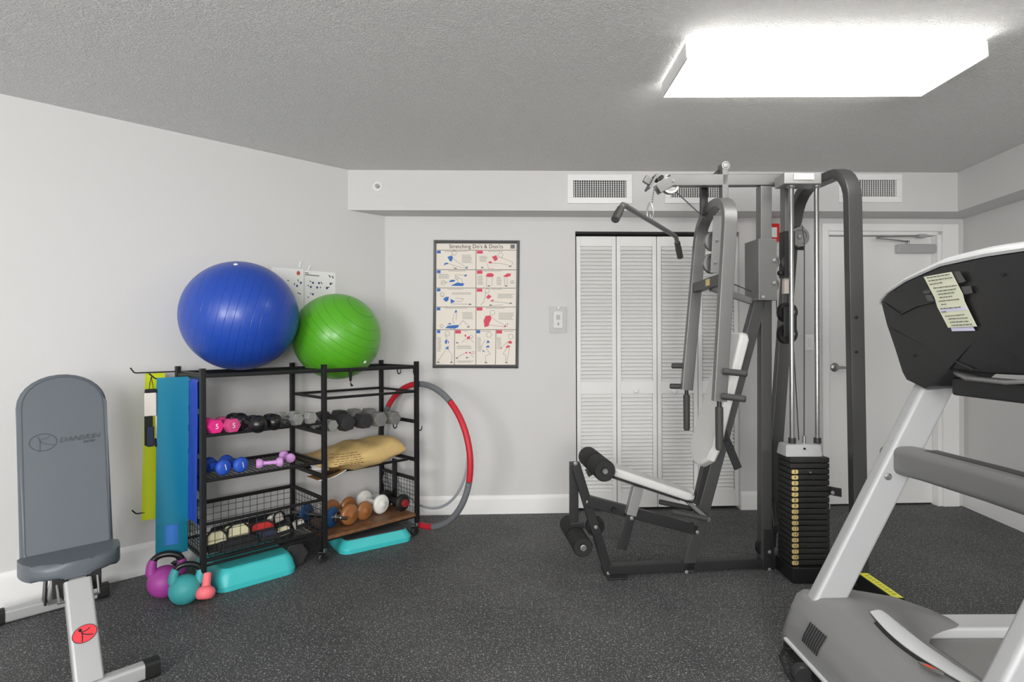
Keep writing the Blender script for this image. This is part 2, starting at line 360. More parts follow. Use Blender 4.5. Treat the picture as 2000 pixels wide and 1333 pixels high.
# louvred closet doors
bm = nb(); wbox(bm, cl0, cl1, 0.03, 0.09, cztop - 0.016, cztop); struct('trim_4', bm, 'dark_gap')['label'] = 'dark track above the louvred closet doors'
ex = [1125.5, 1204, 1283, 1363, 1442.5]
zt = bw(1280, 461)[1]; z_a, z_b = bw(1280, 480)[1], bw(1280, 746)[1]; z_c, z_d = bw(1280, 770)[1], bw(1280, 962)[1]
slat_me = None
for k in range(4):
    s0, s1 = bw(ex[k], 600, 0.03)[0] + 0.0025, bw(ex[k + 1], 600, 0.03)[0] - 0.0025
    st = 0.031; bm = nb(); y0, y1 = 0.03, 0.06
    wbox(bm, s0, s0 + st, y0, y1, 0.02, zt, 0.002); wbox(bm, s1 - st, s1, y0, y1, 0.02, zt, 0.002)
    for za, zb in ((0.02, z_d), (z_c, z_b), (z_a, zt)): wbox(bm, s0 + st, s1 - st, y0 + 0.001, y1 - 0.001, za, zb)
    d = struct('door_%d' % (k + 2), bm, 'door_white', loc=W((s0 + s1) / 2, 0.045, 0.02))
    if slat_me is None:
        wd = s1 - s0 - 2 * st
        bm = nb(); M = Matrix.Rotation(math.radians(-40), 4, 'X')
        box(bm, (-wd / 2, -0.0032, -0.0185), (wd / 2, 0.0032, 0.0185), 0, M); bmesh.ops.recalc_face_normals(bm, faces=bm.faces)
        slat_me = bpy.data.meshes.new('slat'); bm.to_mesh(slat_me); bm.free(); slat_me.materials.append(MATS['door_white'])
    for za, zb in ((z_d, z_c), (z_b, z_a)):
        n = round((zb - za) / 0.0285)
        for i in range(n):
            o = bpy.data.objects.new('slat', slat_me); C.objects.link(o); o.parent = d
            o.location = W((s0 + s1) / 2, 0.045, za + (i + 0.5) * (zb - za) / n) - d.location; o.rotation_euler = (0, 0, AB)
    if k in (1, 2):
        kx, kz = bw((1243, 1318)[k - 1], (764, 765)[k - 1], 0.0)
        bm = nb(); lathe(bm, [(0, 0), (0.009, 0), (0.009, 0.012), (0.017, 0.018), (0.018, 0.026), (0.012, 0.032), (0, 0.033)], W(kx, 0.031, kz), -NB, 16); obj('knob', bm, 'trim_white', d)
# ------------------------------------------------------------------ things on the walls and the ceiling
def sofY(px, py, off=0.0):                          # point on the soffit face
    u, v = uv(px, py); n = Vector((-sdir.y, sdir.x, 0)); t = (sf0.dot(n) + off) / Vector((u, 1, 0)).dot(n)
    return Vector((u * t, t, CZ - v * t))
NS = Vector((sdir.y, -sdir.x, 0))
def vent(x0, y0, x1, y1, label):
    a, b = sofY(x0, y1), sofY(x1, y0); wd = (b - a).dot(sdir); ht = b.z - a.z
    M = face_matrix(a, sdir, (0, 0, 1)); c = M @ Vector((wd / 2, 0, 0))
    t = thing('air_vent', label, 'vent', c, 'white air vents on the soffit')
    m = 0.042; bm = nb()
    for lo, hi in (((0, 0), (wd, m)), ((0, ht - m), (wd, ht)), ((0, m), (m, ht - m)), ((wd - m, m), (wd, ht - m))): box(bm, (lo[0], lo[1], 0.0), (hi[0], hi[1], 0.012), 0.002, M)
    obj('frame', bm, 'trim_white', t)
    bm = nb(); box(bm, (m, m, 0.0002), (wd - m, ht - m, 0.001), 0, M); obj('duct_opening', bm, 'dark_gap', t)
    bm = nb()
    for i in range(1, 9): z = m + (ht - 2 * m) * i / 9; box(bm, (m, z - 0.0012, 0.001), (wd - m, z + 0.0012, 0.003), 0, M)
    obj('cross_bars', bm, 'door_white', t, kind='stuff')
    n = 23; sl = None
    for i in range(n):
        x = m + (wd - 2 * m) * (i + 0.5) / n
        bm = nb(); box(bm, (x - 0.0021, m, 0.003), (x + 0.0021, ht - m, 0.010), 0, M); obj('slat', bm, 'door_white', t)
vent(1108, 342, 1234, 398, 'white air vent left of the gym machine, wholly in view')
vent(1298, 342, 1420, 398, 'white air vent half hidden behind the pulley beam of the gym machine')
vent(1637, 341, 1760, 396, 'white air vent above the entry door')
# sprinkler
p = sofY(738, 365); t = thing('sprinkler', 'small round white fire sprinkler on the soffit', 'sprinkler', p)
bm = nb(); lathe(bm, [(0.018, 0), (0.034, 0), (0.034, 0.006), (0.028, 0.010), (0.022, 0.008), (0.018, 0.004)], p, NS, 24); obj('escutcheon', bm, 'trim_white', t)
bm = nb(); lathe(bm, [(0, 0), (0.014, 0), (0.012, 0.012), (0.008, 0.016), (0.008, 0.024), (0.014, 0.026), (0.014, 0.028), (0, 0.028)], p, NS, 16); obj('nozzle', bm, 'steel', t)
# ceiling lamp
def ceiling_lamp(x0, x1, y0, y1, label):
    t = thing('ceiling_light', label, 'ceiling light', ((x0 + x1) / 2, (y0 + y1) / 2, CEIL), 'long fluorescent ceiling lights')
    bm = nb(); box(bm, (x0 + 0.02, y0 + 0.05, CEIL - 0.02), (x1 - 0.02, y1 - 0.05, CEIL)); obj('housing', bm, 'trim_white', t)
    zb = CEIL - 0.077; bm = nb()
    pr = [(y0 + 0.012, CEIL - 0.010), (y0 + 0.006, CEIL - 0.012), (y0 + 0.001, zb + 0.005), (y0 + 0.006, zb), (y1 - 0.006, zb), (y1 - 0.001, zb + 0.005), (y1 - 0.006, CEIL - 0.012), (y1 - 0.012, CEIL - 0.010)]
    va = [bm.verts.new((x0 + 0.008, y, z)) for y, z in pr]; vb = [bm.verts.new((x1 - 0.008, y, z)) for y, z in pr]
    for i in range(len(pr)): bm.faces.new((va[i], va[(i + 1) % len(pr)], vb[(i + 1) % len(pr)], vb[i]))
    obj('diffuser', bm, MATS['lamp_glow'], t)
    for xa, xb in ((x0, x0 + 0.008), (x1 - 0.008, x1)):
        bm = nb(); prism(bm, [(y, z) for y, z in pr], Matrix(((0, 0, 1, 0), (1, 0, 0, 0), (0, 1, 0, 0), (0, 0, 0, 1))), xa, xb); obj('end_cap', bm, 'trim_white', t)
mat('lamp_glow', (255, 254, 250), 0.5, emit=LAMP_STRENGTH)
ceiling_lamp(0.695, 1.895, 2.232, 2.60, 'long fluorescent ceiling light glowing above the treadmill')
ceiling_lamp(-2.2, -1.0, -0.75, -0.38, 'long fluorescent ceiling light behind the viewer')
ceiling_lamp(0.695, 1.895, -0.75, -0.38, 'long fluorescent ceiling light behind the viewer on the right')
# thermostat under a clear guard
a, b = bw(1073, 650), bw(1105, 600)
t = thing('thermostat', 'white thermostat inside a clear plastic guard beside the closet', 'thermostat', W((a[0] + b[0]) / 2, 0, a[1]))
def fr(x, y): return (a[0] + (b[0] - a[0]) * x, a[1] + (b[1] - a[1]) * y)
bm = nb(); p0, p1 = fr(0.22, 0.17), fr(0.8, 0.83); wbox(bm, p0[0], p1[0], -0.024, -0.003, p0[1], p1[1], 0.004); body = obj('body', bm, 'trim_white', t)
bm = nb(); p0, p1 = fr(0.4, 0.5), fr(0.63, 0.68); wbox(bm, p0[0], p1[0], -0.0248, -0.023, p0[1], p1[1]); obj('screen', bm, mat('lcd', (168, 170, 166), 0.3), body)
for q in (0.36, 0.30):
    bm = nb(); p0 = fr(0.52, q); lathe(bm, [(0, 0), (0.006, 0), (0.006, 0.002), (0, 0.002)], W(p0[0], -0.0235, p0[1]), -NB, 10); obj('button', bm, 'ink_soft', body)
bm = nb(); g = 0.0025
sA, zA, sB, zB = a[0], a[1], b[0], b[1]
wbox(bm, sA, sB, -0.042, -0.042 + g, zA, zB)
wbox(bm, sA, sA + g, -0.042, -0.001, zA, zB); wbox(bm, sB - g, sB, -0.042, -0.001, zA, zB); wbox(bm, sA, sB, -0.042, -0.001, zA, zA + g); wbox(bm, sA, sB, -0.042, -0.001, zB - g, zB)
gm_ = mat('clear_plastic', (226, 226, 226), 0.1)
_nt = gm_.node_tree; _tr = _nt.nodes.new('ShaderNodeBsdfTransparent'); _mx = _nt.nodes.new('ShaderNodeMixShader'); _mx.inputs[0].default_value = 0.16
_nt.links.new(_tr.outputs[0], _mx.inputs[1]); _nt.links.new(_nt.nodes['Principled BSDF'].outputs[0], _mx.inputs[2]); _nt.links.new(_mx.outputs[0], _nt.nodes['Material Output'].inputs[0])
obj('guard', bm, gm_, t)
bm = nb(); p0 = fr(0.52, 0.96); lathe(bm, [(0, 0), (0.006, 0), (0.006, 0.006), (0, 0.006)], W(p0[0], -0.042, p0[1]), -NB, 10); obj('lock', bm, 'steel', t)
# fire alarm pull station, light switch
a, b = bw(1494, 474), bw(1517, 439); t = thing('fire_alarm_pull', 'red fire alarm pull station on the wall behind the gym machine', 'fire alarm', W((a[0] + b[0]) / 2, 0, a[1]))
bm = nb(); wbox(bm, a[0], b[0], -0.045, 0, a[1], b[1], 0.005); obj('box', bm, 'red', t)
bm = nb(); wbox(bm, a[0] + 0.02, b[0] - 0.024, -0.052, -0.044, a[1] + 0.03, b[1] - 0.03, 0.003); obj('handle', bm, 'paper_white', t)
a, b = bw(1572, 684), bw(1589, 654); t = thing('light_switch', 'white rocker light switch left of the door', 'light switch', W((a[0] + b[0]) / 2, 0, a[1]))
bm = nb(); wbox(bm, a[0], b[0], -0.006, 0, a[1], b[1], 0.002); obj('plate', bm, 'trim_white', t)
m = 0.35; s = b[0] - a[0]; h = b[1] - a[1]
bm = nb(); wbox(bm, a[0] + s * 0.3, b[0] - s * 0.3, -0.010, -0.004, a[1] + h * 0.22, b[1] - h * 0.22, 0.002); obj('rocker', bm, 'door_white', t)
# ------------------------------------------------------------------ framed stretching poster
def q(x, y, d=0.0):
    s, z = bw(830 + x / 4.597, 450 + y / 4.597); return W(s, -d, z)
t = thing('framed_poster', 'pewter framed stretching poster hung on the back wall', 'poster', q(460, 1240))
bm = nb()
fo = [(78, 90), (850, 94), (838, 1240), (70, 1236)]; fi = [(103, 120), (822, 122), (812, 1208), (98, 1206)]
for i in range(4):
    j = (i + 1) % 4
    a, b, c, d = fo[i], fo[j], fi[j], fi[i]
    mi = lambda p, r: (p[0] + (r[0] - p[0]) * 0.55, p[1] + (r[1] - p[1]) * 0.55)
    quad(bm, q(*a, 0.0005), q(*b, 0.0005), q(*b, 0.012), q(*a, 0.012)); quad(bm, q(*a, 0.012), q(*b, 0.012), q(*mi(b, c), 0.021), q(*mi(a, d), 0.021))
    quad(bm, q(*mi(a, d), 0.021), q(*mi(b, c), 0.021), q(*c, 0.014), q(*d, 0.014)); quad(bm, q(*c, 0.014), q(*d, 0.014), q(*d, 0.004), q(*c, 0.004))
bmesh.ops.remove_doubles(bm, verts=bm.verts, dist=0.0001)
obj('frame', bm, 'pewter', t, ang=20)
bm = nb()
pa = [q(98, 116, 0.004), q(826, 118, 0.004), q(816, 1212, 0.004), q(94, 1210, 0.004)]; pb = [p - NB * -0.003 for p in pa]
va = [bm.verts.new(p) for p in pa]; vb = [bm.verts.new(p) for p in pb]
bm.faces.new(va); bm.faces.new(vb)
for i in range(4): bm.faces.new((va[i], va[(i + 1) % 4], vb[(i + 1) % 4], vb[i]))
sheet_o = obj('poster_sheet', bm, 'paper_cream', t)
DZ = 0.0047
def strokes(bm, pts, w=1.6, d=DZ):
    for (x0, y0), (x1, y1) in zip(pts, pts[1:]):
        L = math.hypot(x1 - x0, y1 - y0) or 1; nx, ny = -(y1 - y0) / L * w, (x1 - x0) / L * w
        quad(bm, q(x0 + nx, y0 + ny, d), q(x1 + nx, y1 + ny, d), q(x1 - nx, y1 - ny, d), q(x0 - nx, y0 - ny, d))
bm = nb()
for l in ([(104, 180), (820, 180)], [(102, 355), (818, 357)], [(101, 519), (817, 521)], [(100, 690), (816, 690)], [(99, 893), (815, 893)], [(459, 180), (458, 1206)], [(267, 895), (265, 1206)], [(637, 895), (633, 1206)]): strokes(bm, l, 2.0)
obj('grid_lines', bm, 'ink', sheet_o)
bm = nb(); text_bm(bm, "Stretching Do's & Don'ts", 0.0415, face_matrix(q(460, 148, DZ), EB, (0, 0, 1)), sx=0.95); obj('title', bm, 'ink', sheet_o)
BL = [[(202, 240), (240, 228), (252, 245), (240, 282), (222, 278)], [(168, 318), (178, 295), (205, 292), (213, 302), (190, 308)], [(358, 345), (385, 322), (380, 345)],
      [(215, 460), (240, 445), (272, 448), (265, 462), (225, 468)], [(230, 500), (290, 470), (355, 480), (340, 502)], [(352, 410), (368, 395), (378, 408), (360, 418)],
      [(163, 620), (185, 600), (215, 598), (210, 630), (188, 645)], [(230, 615), (272, 640), (232, 660)], [(180, 880), (205, 858), (300, 850), (302, 870), (270, 885)], [(200, 848), (225, 832), (240, 845)],
      [(265, 740), (275, 718), (288, 722), (284, 742)], [(178, 1000), (190, 980), (200, 985), (196, 1020), (182, 1020)], [(202, 985), (216, 1005), (208, 1022)], [(180, 1060), (212, 1040), (212, 1075)],
      [(550, 1015), (565, 985), (583, 1010)], [(545, 1055), (560, 1035), (578, 1038), (576, 1054)], [(512, 1085), (530, 1080), (538, 1096)]]
PK = [[(600, 240), (640, 225), (655, 262), (628, 280)], [(565, 290), (590, 277), (606, 296), (585, 300)], [(545, 415), (560, 388), (600, 385), (622, 405), (605, 420), (575, 422)], [(700, 415), (740, 388), (772, 390), (768, 412), (730, 422)],
      [(550, 600), (572, 577), (598, 595), (575, 618), (555, 612)], [(585, 640), (605, 622), (622, 632), (600, 640)], [(535, 872), (527, 810), (545, 770), (590, 765), (597, 800), (580, 830), (572, 862)], [(700, 872), (722, 850), (730, 868)],
      [(355, 940), (370, 935), (368, 960), (358, 955)], [(375, 960), (400, 950), (405, 975), (380, 982)], [(358, 1102), (380, 1090), (378, 1110)], [(388, 1100), (410, 1090), (412, 1110)], [(740, 1010), (765, 988), (785, 1010), (770, 1022)], [(720, 1055), (745, 1030), (770, 1045), (740, 1058)], [(675, 1060), (692, 1048), (690, 1068)]]
for nm, polys, boxes in (('print_blue', BL, [(108, 185, 34, 24), (107, 361, 34, 26), (107, 524, 32, 26), (106, 694, 32, 26), (108, 898, 30, 26), (462, 898, 34, 28)]), ('print_pink', PK, [(466, 185, 54, 26), (466, 362, 50, 30), (465, 525, 50, 28), (464, 694, 52, 28), (272, 898, 52, 30), (641, 898, 52, 30)])):
    bm = nb()
    for p in polys: bm.faces.new([bm.verts.new(q(x, y, DZ)) for x, y in p])
    for x, y, w, h in boxes: quad(bm, q(x, y, DZ), q(x + w, y, DZ), q(x + w, y + h, DZ), q(x, y + h, DZ))
    obj(nm, bm, nm, sheet_o, kind='stuff')
bm = nb()
LINES = [[(240, 250), (300, 290), (370, 335)], [(215, 300), (300, 330), (372, 345)], [(250, 330), (275, 345), (290, 343)], [(245, 215), (240, 228)], [(655, 240), (720, 260), (790, 290), (770, 330)], [(605, 295), (690, 300), (765, 320)], [(560, 300), (570, 345), (620, 345)],
         [(145, 490), (160, 465), (210, 470)], [(300, 470), (270, 400), (360, 405)], [(340, 480), (330, 440), (300, 430)], [(555, 420), (550, 500), (580, 505)], [(605, 420), (600, 500)], [(712, 420), (715, 500), (740, 503)], [(735, 420), (740, 490)],
         [(150, 575), (165, 605)], [(272, 610), (345, 615), (330, 640), (275, 640)], [(235, 662), (420, 665)], [(545, 560), (530, 640), (500, 675)], [(600, 640), (700, 650), (770, 660)], [(580, 680), (700, 670)],
         [(265, 745), (250, 800), (260, 840)], [(284, 742), (280, 810)], [(300, 860), (340, 810), (400, 865)], [(590, 775), (650, 820), (710, 850)], [(575, 850), (650, 860), (700, 865)], [(720, 850), (745, 835), (735, 870)],
         [(190, 1070), (150, 1130), (115, 1180)], [(212, 1075), (245, 1120), (240, 1185)], [(205, 970), (185, 960), (200, 930)], [(370, 975), (330, 1010)], [(405, 975), (440, 1010)], [(360, 1105), (290, 1140)], [(412, 1108), (440, 1145)],
         [(550, 1060), (585, 1110), (545, 1130), (545, 1185)], [(540, 985), (500, 1060), (525, 1085)], [(735, 1060), (700, 1110), (725, 1120), (725, 1185)], [(760, 1050), (735, 1180)], [(745, 1000), (690, 1050)]]
for l in LINES: strokes(bm, l, 1.3)
for cx, cy, r in ((262, 205, 20), (678, 225, 22), (165, 470, 20), (155, 580, 18), (560, 545, 20), (605, 740, 22), (200, 930, 22), (575, 940, 24), (770, 955, 22), (415, 955, 14), (435, 1100, 12), (285, 430, 14), (150, 860, 14)):
    strokes(bm, [(cx + r * math.cos(k * PI / 6), cy + r * math.sin(k * PI / 6)) for k in range(13)], 1.4)
for x, y in ((275, 342), (765, 325), (515, 335), (575, 500), (730, 500), (405, 665), (590, 672), (770, 655), (390, 868), (120, 1185), (238, 1185), (548, 1188), (732, 1188), (290, 1010), (288, 1148), (378, 1143)):
    quad(bm, q(x - 14, y + 6, DZ), q(x + 12, y + 6, DZ), q(x + 8, y - 3, DZ), q(x - 6, y - 6, DZ))
obj('figure_outlines', bm, 'ink_soft', sheet_o, kind='stuff')
bm = nb()
for x, y, w, n in ((330, 225, 100, 7), (485, 235, 80, 5), (120, 398, 105, 4), (470, 410, 55, 8), (640, 425, 50, 7), (760, 455, 45, 3), (240, 563, 185, 2), (650, 575, 150, 4), (335, 740, 100, 6), (660, 745, 145, 6), (108, 965, 40, 12), (285, 1040, 155, 3), (285, 1175, 155, 2), (468, 965, 38, 12), (645, 965, 40, 10),
                   (180, 190, 220, 1), (560, 190, 160, 1), (205, 367, 160, 1), (520, 367, 190, 1), (200, 530, 170, 1), (590, 530, 120, 1), (175, 700, 210, 1), (545, 700, 190, 1), (330, 905, 60, 1), (500, 908, 100, 1), (700, 908, 100, 1)):
    for k in range(n): strokes(bm, [(x + random.random() * 5, y + k * 11), (x + w * random.uniform(0.8, 1.0), y + k * 11)], 1.5)
obj('small_print', bm, 'ink_soft', sheet_o, kind='stuff')
bm = nb(); quad(bm, q(768, 130, DZ), q(806, 130, DZ), q(806, 166, DZ), q(768, 166, DZ)); obj('corner_mark', bm, 'ink_soft', sheet_o)
# ------------------------------------------------------------------ exercise sheets on the left wall
def lw(px, py, d=0.0):
    u, v = uv(px, py); n = NL; tt = (CORNER.dot(n) + d) / Vector((u, 1, 0)).dot(n)
    return Vector((u * tt, tt, CZ - v * tt))
def wallsheet(x0, x1, yt0, yt1, yb0, yb1, label, cl):
    cs = [lw(x0, yt0, 0.002), lw(x1, yt1, 0.002), lw(x1, yb1, 0.002), lw(x0, yb0, 0.002)]
    t = thing('exercise_sheet', label, 'poster', (cs[2] + cs[3]) / 2)
    bm = nb(); va = [bm.verts.new(p) for p in cs]; vb = [bm.verts.new(p + NL * 0.0015) for p in cs]
    bm.faces.new(va); bm.faces.new(vb)
    for i in range(4): bm.faces.new((va[i], va[(i + 1) % 4], vb[(i + 1) % 4], vb[i]))
    s = obj('sheet', bm, 'paper_white', t)
    return t, s
def dots(bm, pts, r=3.0):
    for x, y in pts:
        bm.faces.new([bm.verts.new(lw(520 + (x + r * 4.2 * math.cos(a * PI / 4)) / 12.5, 505 + (y + r * 5 * math.sin(a * PI / 4)) / 12.5, 0.0045)) for a in range(8)])
def dash(bm, segs, w=9):
    for x0, y0, x1, y1 in segs:
        L = math.hypot(x1 - x0, y1 - y0); nx, ny = -(y1 - y0) / L * w, (x1 - x0) / L * w
        quad(bm, *[lw(520 + x / 12.5, 505 + y / 12.5, 0.0045) for x, y in ((x0 + nx, y0 + ny), (x1 + nx, y1 + ny), (x1 - nx, y1 - ny), (x0 - nx, y0 - ny))])
mat('print_navy', (58, 74, 128), 0.7); mat('print_rust', (196, 92, 84), 0.7)
t, s = wallsheet(530, 593, 522, 526.5, 668, 664, 'white ball exercise sheet mostly hidden behind the blue ball', 0)
bm = nb(); dots(bm, [(845, 597), (752, 672)], 6); obj('ball_print', bm, 'print_navy', s)
bm = nb(); dash(bm, [(690, 600, 685, 655), (770, 510, 785, 565), (760, 840, 850, 875), (510, 535, 560, 545)]); obj('figure_print', bm, 'ink', s)
bm = nb(); dots(bm, [(785, 360)], 11); obj('round_mark', bm, 'print_rust', s)
bm = nb(); c = lw(585, 520, 0.004); sweep(bm, [c + Vector((0, 0, -0.012)), c + Vector((0.002, 0, 0.01)), c + Vector((0.006, 0.004, 0.03))], rrect(0.012, 0.003, 0.001), up=NL); obj('tape', bm, mat('clear_tape', (238, 238, 240), 0.2), t)
t, s = wallsheet(594.5, 655, 528.5, 533, 662, 658, 'white ball exercise sheet right above the green ball', 1)
bm = nb(); dots(bm, [(1140, 597), (1088, 697), (1287, 603), (1242, 712), (1570, 625), (1483, 730), (1140, 877)], 6); obj('ball_print', bm, 'print_navy', s)
bm = nb(); dash(bm, [(1060, 555, 1100, 570), (1005, 655, 1040, 675), (1330, 575, 1365, 625), (1310, 695, 1335, 725), (1550, 600, 1625, 615), (1460, 705, 1545, 705), (1075, 850, 1100, 870), (1000, 950, 1045, 950)]); obj('figure_print', bm, 'ink', s)
bm = nb(); dash(bm, [(945, 350, 1035, 365), (945, 395, 1295, 430)], 12); obj('heading_print', bm, 'ink_soft', s)
bm = nb(); dash(bm, [(1530, 410, 1570, 465), (1610, 430, 1640, 490)], 16); obj('corner_picture', bm, 'ink_soft', s)
bm = nb(); c = lw(602, 527, 0.004); sweep(bm, [c + Vector((0, 0, -0.012)), c + Vector((0.004, 0.002, 0.01)), c + Vector((0.014, 0.008, 0.03))], rrect(0.012, 0.003, 0.001), up=NL); obj('tape', bm, 'clear_tape', t)
# ------------------------------------------------------------------ storage rack
RO = Vector((-1.534, 2.79, 0)); RA = 0.783; RD = Vector((math.cos(RA), math.sin(RA), 0)); RN = Vector((-math.sin(RA), math.cos(RA), 0))
L1, L2, RW, RH = 0.637, 0.642, 0.427, 1.141; LT = L1 + L2
def RK(s, t, z): return RO + RD * s + RN * t + Vector((0, 0, z))
rack = thing('storage_rack', 'black steel wheeled storage rack holding weights and balls by the left wall', 'rack', RK(LT / 2, RW / 2, 0))
pw = 0.027
def rbar(s0, t0, s1, t1, z, w=0.022, h=0.022, name='rail', par=None, m='black_steel'):
    bm = nb(); bar(bm, RK(s0, t0, z), RK(s1, t1, z), w, h); return obj(name, bm, m, par or rack)
for s in (0, L1, LT):
    for t_ in (0, RW):
        bm = nb(); bar(bm, RK(s, t_, 0.085), RK(s, t_, RH), pw, pw, up=RN); obj('post', bm, 'black_steel', rack)
        cs = obj('caster_plate', (lambda b: (cyl(b, RK(s, t_, 0.062), RK(s, t_, 0.086), 0.013), b)[1])(nb()), 'chrome', rack)
        bm = nb(); c = RK(s - 0.012, t_ + 0.01, 0.027)
        for k in (-1, 1): bar(bm, c + RN * 0.016 * k + Vector((0, 0, -0.004)), c + RN * 0.016 * k + Vector((0.004, 0, 0.042)), 0.026, 0.004, up=RN)
        box(bm, c + Vector((-0.018, -0.018, 0.032)), c + Vector((0.018, 0.018, 0.042)), 0.003); obj('caster_fork', bm, 'plastic_black', cs)
        bm = nb(); lathe(bm, [(0, -0.012), (0.02, -0.012), (0.026, -0.008), (0.026, 0.008), (0.02, 0.012), (0, 0.012)], c, RN, 20); obj('wheel', bm, 'plastic_dark', cs)
def wire_shelf(s0, s1, z, name='wire_shelf', mesh=True, fr=0.016, cross=24):
    bm = nb(); t0, t1 = 0.0, RW
    for a, b in (((s0, t0), (s1, t0)), ((s0, t1), (s1, t1)), ((s0, t0), (s0, t1)), ((s1, t0), (s1, t1))): bar(bm, RK(*a, z), RK(*b, z), fr, fr)
    sh = obj(name, bm, 'black_steel', rack)
    if mesh:
        bm = nb()
        for i in range(1, cross): s = s0 + (s1 - s0) * i / cross; cyl(bm, RK(s, t0, z), RK(s, t1, z), 0.0017, n=5)
        for i in range(1, 15): t_ = t0 + (t1 - t0) * i / 15; cyl(bm, RK(s0, t_, z + 0.002), RK(s1, t_, z + 0.002), 0.0017, n=5)
        obj('wire_mesh', bm, 'wire_black', sh, kind='stuff')
    return sh
g = pw / 2
wire_shelf(g, L1 - g, 1.105, mesh=True, fr=0.02)
for t_ in (0, RW): rbar(L1 + g, t_, LT - g, t_, 1.105)
rbar(LT, g, LT, RW - g, 1.105)
ZS1, ZS2, ZB0, ZB1 = 0.806, 0.581, 0.185, 0.366
wire_shelf(g, L1 - g, ZS1); wire_shelf(g, L1 - g, ZS2)
for z in (0.925, 0.70, 0.46): rbar(0, g, 0, RW - g, z, 0.016, 0.026, m=mat('olive_steel', (62, 62, 50), 0.5))
def grid_panel(par, A, B, z0, z1, nx, nz):
    bm = nb()
    for i in range(1, nx): p = A + (B - A) * i / nx; cyl(bm, p + Vector((0, 0, z0)), p + Vector((0, 0, z1)), 0.0016, n=5)
    for i in range(1, nz): z = z0 + (z1 - z0) * i / nz; cyl(bm, A + Vector((0, 0, z)), B + Vector((0, 0, z)), 0.0016, n=5)
    return bm
bk = wire_shelf(g, L1 - g, ZB0, 'basket', cross=18)
for t_ in (0.0, RW): rbar(g, t_, L1 - g, t_, ZB1, 0.014, 0.016 if t_ == 0 else 0.022, 'basket_rim', rack)
for s in (0, L1): rbar(s, g, s, RW - g, ZB1, 0.016, 0.022, 'basket_rim', rack)
rbar(g, 0, L1 - g, 0, 0.160, 0.014, 0.012, 'basket_rim')
obj('basket_grid', grid_panel(rack, RK(g, RW, 0), RK(L1 - g, RW, 0), ZB0, ZB1, 15, 5), 'wire_black', rack, kind='stuff')
obj('basket_grid', grid_panel(rack, RK(g, 0, 0), RK(L1 - g, 0, 0), ZB0, ZB1, 15, 4), 'wire_black', rack, kind='stuff')
obj('basket_grid', grid_panel(rack, RK(0, g, 0), RK(0, RW - g, 0), ZB0, ZB1, 10, 5), 'wire_black', rack, kind='stuff')
obj('basket_grid', grid_panel(rack, RK(L1, g, 0), RK(L1, RW - g, 0), ZB0, ZB1, 10, 5), 'wire_black', rack, kind='stuff')
# right bay: frame, dumbbell rails, bag shelf, wooden bottom
wire_shelf(L1 + g, LT - g, 0.945, mesh=False)
for s in (L1, LT): rbar(s, g, s, RW - g, 0.745, 0.016, 0.024)
for t_ in (0.13, 0.27): rbar(L1 + g, t_, LT - g, t_, 0.752, 0.02, 0.02, 'dumbbell_rail')
for s in (L1, LT): rbar(s, g, s, RW - g, 0.495, 0.016, 0.026)
for t_ in (0.09, 0.33): rbar(L1 + g, t_, LT - g, t_, 0.488, 0.016, 0.016)
rbar(LT, g, LT, RW - g, ZB1, 0.018, 0.024)
obj('side_grid', grid_panel(rack, RK(LT, g, 0), RK(LT, RW - g, 0), 0.15, ZB1, 12, 8), 'wire_black', rack, kind='stuff')
bm = nb(); bar(bm, RK(LT - 0.02, 0.23, 0.15), RK(LT - 0.02, 0.23, 0.47), 0.05, 0.012, up=RD); obj('side_plate', bm, 'black_steel', rack)
bm = nb(); box(bm, (L1 + g, -0.004, 0.128), (LT - g, RW - 0.01, 0.148), 0.002, Matrix.Translation(RO) @ Matrix.Rotation(RA, 4, 'Z')); obj('wooden_board', bm, mat('dark_wood', (116, 80, 52), 0.55, var=0.35, vscale=25), rack)
rbar(L1 + g, 0.01, LT - g, 0.01, 0.121, 0.014, 0.012); rbar(L1 + g, RW - 0.01, LT - g, RW - 0.01, 0.118, 0.016, 0.018)
def hook(pts, r=0.0035, name='hook'):
    bm = nb(); tube(bm, pts, r, 8); return obj(name, bm, 'black_steel', rack)
hook([RK(0, RW, 1.112), RK(-0.195, RW, 1.112), RK(-0.205, RW, 1.116), RK(-0.22, RW, 1.14)], name='peg')
hook([RK(0, 0.2, 1.096), RK(-0.15, 0.2, 1.088), RK(-0.162, 0.2, 1.094), RK(-0.185, 0.2, 1.118)], name='peg')
hook([RK(0, RW, 0.372), RK(-0.19, RW, 0.372), RK(-0.2, RW, 0.376), RK(-0.215, RW, 0.395)], name='peg')
rbar(0, g, 0, RW - g, 1.095, 0.014, 0.022)
def jhook(s, t_, z, dv):
    p = RK(s, t_, z); d = dv * 0.028
    hook([p + Vector((0, 0, 0.02)), p + Vector((0, 0, -0.02)), p + d * 0.2 + Vector((0, 0, -0.034)), p + d * 0.6 + Vector((0, 0, -0.036)), p + d * 0.95 + Vector((0, 0, -0.026)), p + d + Vector((0, 0, -0.008))], 0.004)
jhook(LT + 0.012, 0.24, 1.085, RD); jhook(LT + 0.012, 0.05, 1.085, RD); jhook(LT + 0.014, 0.0, 0.72, RD); jhook(LT - 0.1, 0.12, 0.735, RD)
bm = nb(); a = RK(L1 + 0.16, -0.014, 1.115)
sweep(bm, [a, a - Vector((0, 0, 0.075))], rrect(0.028, 0.004, 0.0015), up=RN, scale=(1, 0.55)); tube(bm, [a + Vector((0, 0, -0.075)), a + Vector((0, 0, -0.095)) - RN * 0.004, a + Vector((0, 0, -0.105)) - RN * 0.014, a + Vector((0, 0, -0.1)) - RN * 0.022], 0.005, 8); obj('strap_hook', bm, 'black_steel', rack)
